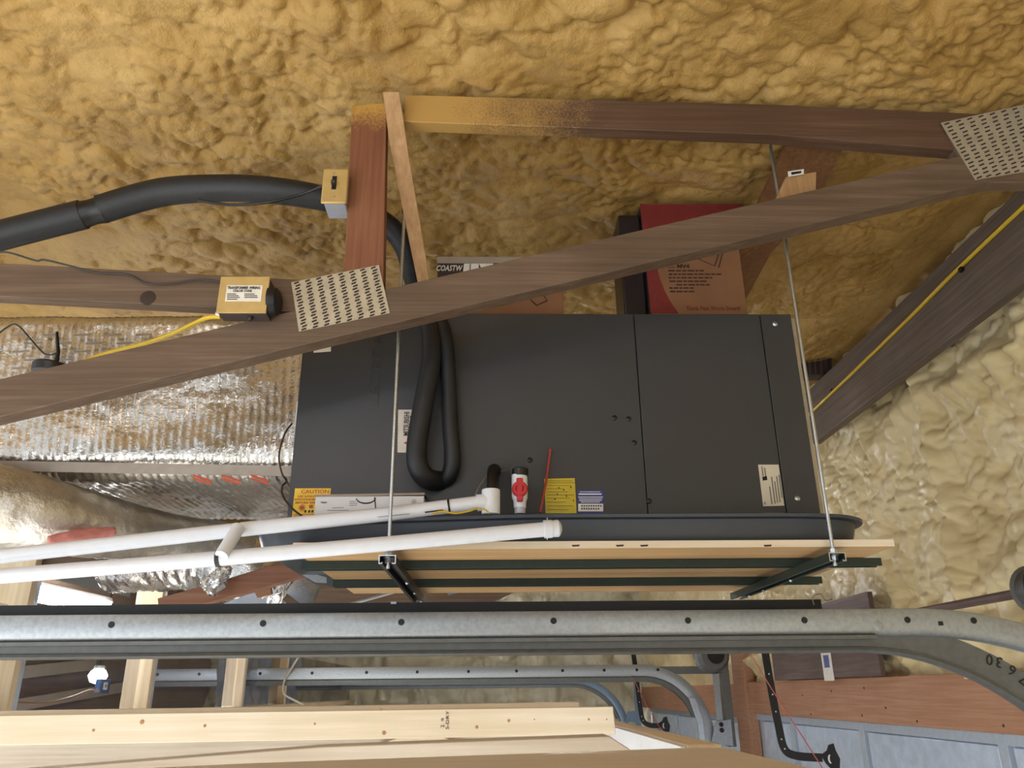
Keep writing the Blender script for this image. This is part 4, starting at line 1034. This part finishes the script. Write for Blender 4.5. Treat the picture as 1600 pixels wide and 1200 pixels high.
tag(obj('pull_cord', MB().tube([P(1168, 1014, 3.5), P(1205, 1075, 3.5), P(1285, 1200, 3.5)], .0022, 6), 'redtube'), 'thin reddish pull cord crossing the nearer black arm', 'cord')
tag(obj('pull_cord', MB().tube([P(987, 1055, 6.48), P(1012, 1105, 6.48), P(1034, 1142, 6.48)], .003, 6), 'redtube'), 'thin pull cord beside the far black arm', 'cord')

# ------------------------------------------------------------------ left partition with clear sheets, LED lamp
PXW = -1.78
part = thing('partition_frame', (PXW, 5, 2.2), 'pale pine stud partition holding clear plastic sheets at the left', 'partition')
for y in (3.12, 4.36, 5.98, 7.2):
    obj('stud', MB().box((PXW - .085, y - .02, 2.2), (PXW + .05, y + .02, 3.05)), 'pine_z', part, bevel=.002)
    obj('edge_strip', MB().box((PXW - .03, y + .022, 2.2), (PXW + .045, y + .055, 3.05)), 'door_foil', part)
obj('sill', MB().box((PXW - .05, 2.6, 2.18), (PXW + .055, 10.9, 2.222)), 'pine_y', part, bevel=.002)
for a, b in ((2.65, 3.08), (3.15, 4.32), (4.43, 5.94), (6.05, 7.16), (7.27, 10.8)):
    obj('plastic_sheet', MB().box((PXW - .012, a, 2.23), (PXW - .008, b, 2.62)), 'sheet', part)
obj('top_rail', MB().box((PXW - .06, 3.14, 2.90), (PXW - .02, 4.34, 2.99)), 'pine_y', part)
lamp = thing('led_tube_lamp', PX(95, 938, -2.35), 'glowing white LED tube lamp behind the left stud', 'lamp')
a, b = PX(22, 922, -2.3), PX(166, 951, -2.3)
obj('tube', MB().tube([a, b], .036, 14), 'led', lamp)
obj('housing', MB().tube([a + Vector((-.02, -.05, .045)), b + Vector((-.02, .05, .045))], .03, 8), 'white_card', lamp)
for y_, xl, lab in ((8.0, .3, 'added unseen LED tube lamp brightening the far bay behind the air handler'), (-0.7, -1.0, 'added unseen LED tube lamp behind the viewer brightening the foreground')):  # two unseen lamps added to brighten the far bay and the foreground
    fl = thing('led_tube_lamp', (xl, y_, 3.6), lab, 'lamp')
    obj('tube', MB().tube([(xl - .6, y_, 3.62), (xl + .6, y_, 3.62)], .02, 12), 'led_far_added' if y_ > 0 else 'led_near_added', fl)
    obj('housing', MB().box((xl - .62, y_ - .04, 3.645), (xl + .62, y_ + .04, 3.69)), 'white_card', fl)
    for d_ in (-.5, .5): obj('chain', MB().tube([(xl + d_, y_, 3.69), (xl + d_, y_, 4.0)], .004, 6), 'zinc', fl)
inner = thing('rafter_board', (-2.8, 5, 2.9), 'dim timber ledge slanting above the LED tube lamp', 'rafter')
obj('ledge', MB().prism([PX(60, 900, -2.6), PX(210, 935, -2.6), PX(205, 950, -2.6), PX(50, 912, -2.6)], (-.895, 0, 0)), 'truss', inner)
tag(obj('wallboard', MB().box((-3.55, 3.0, 2.62), (-3.5, 8.0, 4.0)), 'door_white'), 'wallboard coloured pale for the overexposed glow round the LED tube lamp', 'wallboard')  # white here puts the lamp's overexposed glow into the wall colour
for k_, (ya_, za_, yb_, zb_) in enumerate(((4.6, 2.28, 7.6, 2.52), (5.2, 2.1, 8.6, 2.36))):  # boards added to stand in for rafter reflections in the sheet
    tag(obj('rafter_reflection', MB().prism([(-3.58, ya_, za_), (-3.58, yb_, zb_), (-3.58, yb_, zb_ + .09), (-3.58, ya_, za_ + .09)], (.05, 0, 0)), 'greyboard'), ('upper', 'lower')[k_] + ' pale slanted board added for a rafter reflection in the clear plastic sheet', 'timber')
ob_ = thing('outlet_box', PX(160, 1080, -2.0), 'small blue outlet box behind the clear plastic sheet', 'outlet box')
q = PX(164, 1072, -2.0)
bb = obj('box', MB().box((q.x - .03, q.y - .05, q.z - .035), (q.x, q.y + .06, q.z + .035)), 'blue_box', ob_, bevel=.004)
fp = obj('outlet', MB().box((q.x, q.y - .02, q.z - .018), (q.x + .003, q.y + .022, q.z + .018)), 'white', ob_)
obj('socket', MB().box((q.x + .003, q.y - .008, q.z - .008), (q.x + .005, q.y + .01, q.z + .008)), 'tan_cord', fp)
tag(obj('power_cord', MB().tube([PX(155, 1079, -2.0), PX(140, 1079, -2.0), PX(110, 1090, -2.0), PX(70, 1099, -2.0), PX(30, 1098, -2.0), PX(-20, 1094, -2.0)], .006, 6, smoothpath=5), 'tan_cord'), 'tan cord running left from the blue outlet box', 'cord')
lb_ = thing('lamp_reflection_glow', PX(152, 1056, -2.4), 'small round glow made for the LED lamp reflection in the clear plastic sheet', 'lamp')  # glowing ball and its fittings made up for the LED lamp's reflection
q = PX(153, 1056, -2.4); obj('glow_ball', MB().lathe((q.x, q.y, q.z - .045), (0, 0, 1), [(0, .012), (.012, .04), (.045, .055), (.075, .04), (.09, .012)], 18), 'led', lb_)
obj('cap', MB().lathe((q.x, q.y, q.z + .04), (0, 0, 1), [(0, .03), (.02, .03)], 12), 'galv_dark', lb_)
obj('cord', MB().tube([q + Vector((0, 0, .05)), Vector((q.x, q.y, 3.98))], .005, 6), 'black', lb_)
tag(obj('cable_loop', MB().tube([P(468, 1024, 6.47), P(455, 1045, 6.47), P(444, 1065, 6.47), P(443, 1083, 6.47), P(458, 1093, 6.47), P(474, 1101, 6.47)], 0.008, 6, smoothpath=6), 'wire_white'), 'pale cable hanging in a loop beside the partition stud', 'cable')
fs = thing('crinkled_sheet', (-2.2, 6.4, 2.2), 'shiny crinkled foil hanging between the far partition studs', 'foil')
co, f = grid_mesh(np.arange(6.02, 8.6, .03), np.arange(2.22, 2.7, .03), lambda u, v: (-2.0 + .12 * fbm(u * 7, v * 7, 3), u, v))
fast_obj('foil_sheet', co, f, 'door_foil', fs)

# ------------------------------------------------------------------ lumber in the foreground
j1 = thing('pine_joist', P(480, 1160, 2.3), 'fresh pine two by four on edge with a grade stamp below the tracks', 'lumber')
obj('board', MB().prism([P(-60, 1119, 2.3), P(958, 1104, 2.3), P(962, 1148, 2.3), P(-60, 1166, 2.3)], (0, .038, 0)), 'pine', j1, bevel=.002)
text('stamp', '2', P(694, 1137, 2.2985), ZA, -XA, .014, 'ink_brown', j1, .0004)
text('stamp', 'III', P(693, 1127, 2.2985), ZA, -XA, .010, 'ink_brown', j1, .0004)
text('stamp', 'S-DRY', P(701, 1140, 2.2985), ZA, -XA, .012, 'ink_brown', j1, .0004, width=.045)
for x, y, r in ((146, 1141, .008), (222, 1128, .012), (492, 1131, .006), (795, 1126, .008), (745, 1136, .009), (920, 1124, .006), (835, 1124, .004), (948, 1124, .004), (600, 1145, .011), (595, 1108, .008), (320, 1134, .008)):
    q = P(x, y, 2.3); obj('knot', MB().lathe((q.x, 2.2995, q.z), (0, -1, 0), [(0, r * .5), (.0005, r * .42), (.0006, r * .2)], 10), 'knot', j1)
j2 = tag(obj('pine_plate', MB().prism([P(-60, 1112, 2.36), P(905, 1097, 2.36), P(905, 1106, 2.36), P(-60, 1121, 2.36)], (0, .09, 0)), 'pine', bevel=.002), 'thin edge of a pine board lying behind the stamped two by four', 'lumber')
zp = 2.195
XR = PZ(1268, 1200, zp).x
mb = MB().prism([PZ(-300, 1224, zp), PZ(400, 1192, zp), PZ(1085, 1168, zp), Vector((XR, PZ(1140, 1168, zp).y, zp)), Vector((XR, .55, zp)), Vector((-1.2, .55, zp))], (0, 0, -.03))
tag(obj('plank_top', mb, 'paleplank', bevel=.003), 'broad tan plank filling the bottom edge of the view', 'lumber')
yb = 1.75
tag(obj('grey_plank', MB().prism([P(-60, 1211, yb), P(500, 1167, yb), P(952, 1150, yb), P(985, 1171, yb), P(985, 1200, yb), P(-60, 1240, yb)], (0, .1, 0)), 'greyboard', bevel=.002), 'weathered greyish plank between the tan plank and the pine two by four', 'lumber')
q1 = PZ(962, 1128, 2.2); XL = PZ(1060, 1160, 2.2).x; yj = PZ(1140, 1168, zp).y + .02
tag(obj('back_running_board', MB().box((XL, yj, 2.16), (XR - .002, q1.y + .4, 2.2)), 'pine_y', bevel=.002), 'narrow board running back beside the pine two by four end', 'lumber')
wb = tag(obj('white_board', MB().box((XL - .012, yj, 2.11), (XL - .002, q1.y + .3, 2.197)), 'white_card', bevel=.001), 'white painted board face lit at the end of the pine two by four', 'board')
tag(obj('cross_brace', MB().prism([P(590, 1163, 2.71), P(632, 1150, 2.71), P(690, 1150, 2.71), P(720, 1165, 2.71)], (0, .0405, 0)), 'pine', bevel=.002), 'short pine piece visible below the stamped two by four', 'lumber')
tag(obj('storage_panel', MB().box((-2.4, 2.75, 2.0), (.30, 2.79, 2.20)), 'greyboard'), 'dull plywood strip in the gap under the stamped two by four', 'plywood')
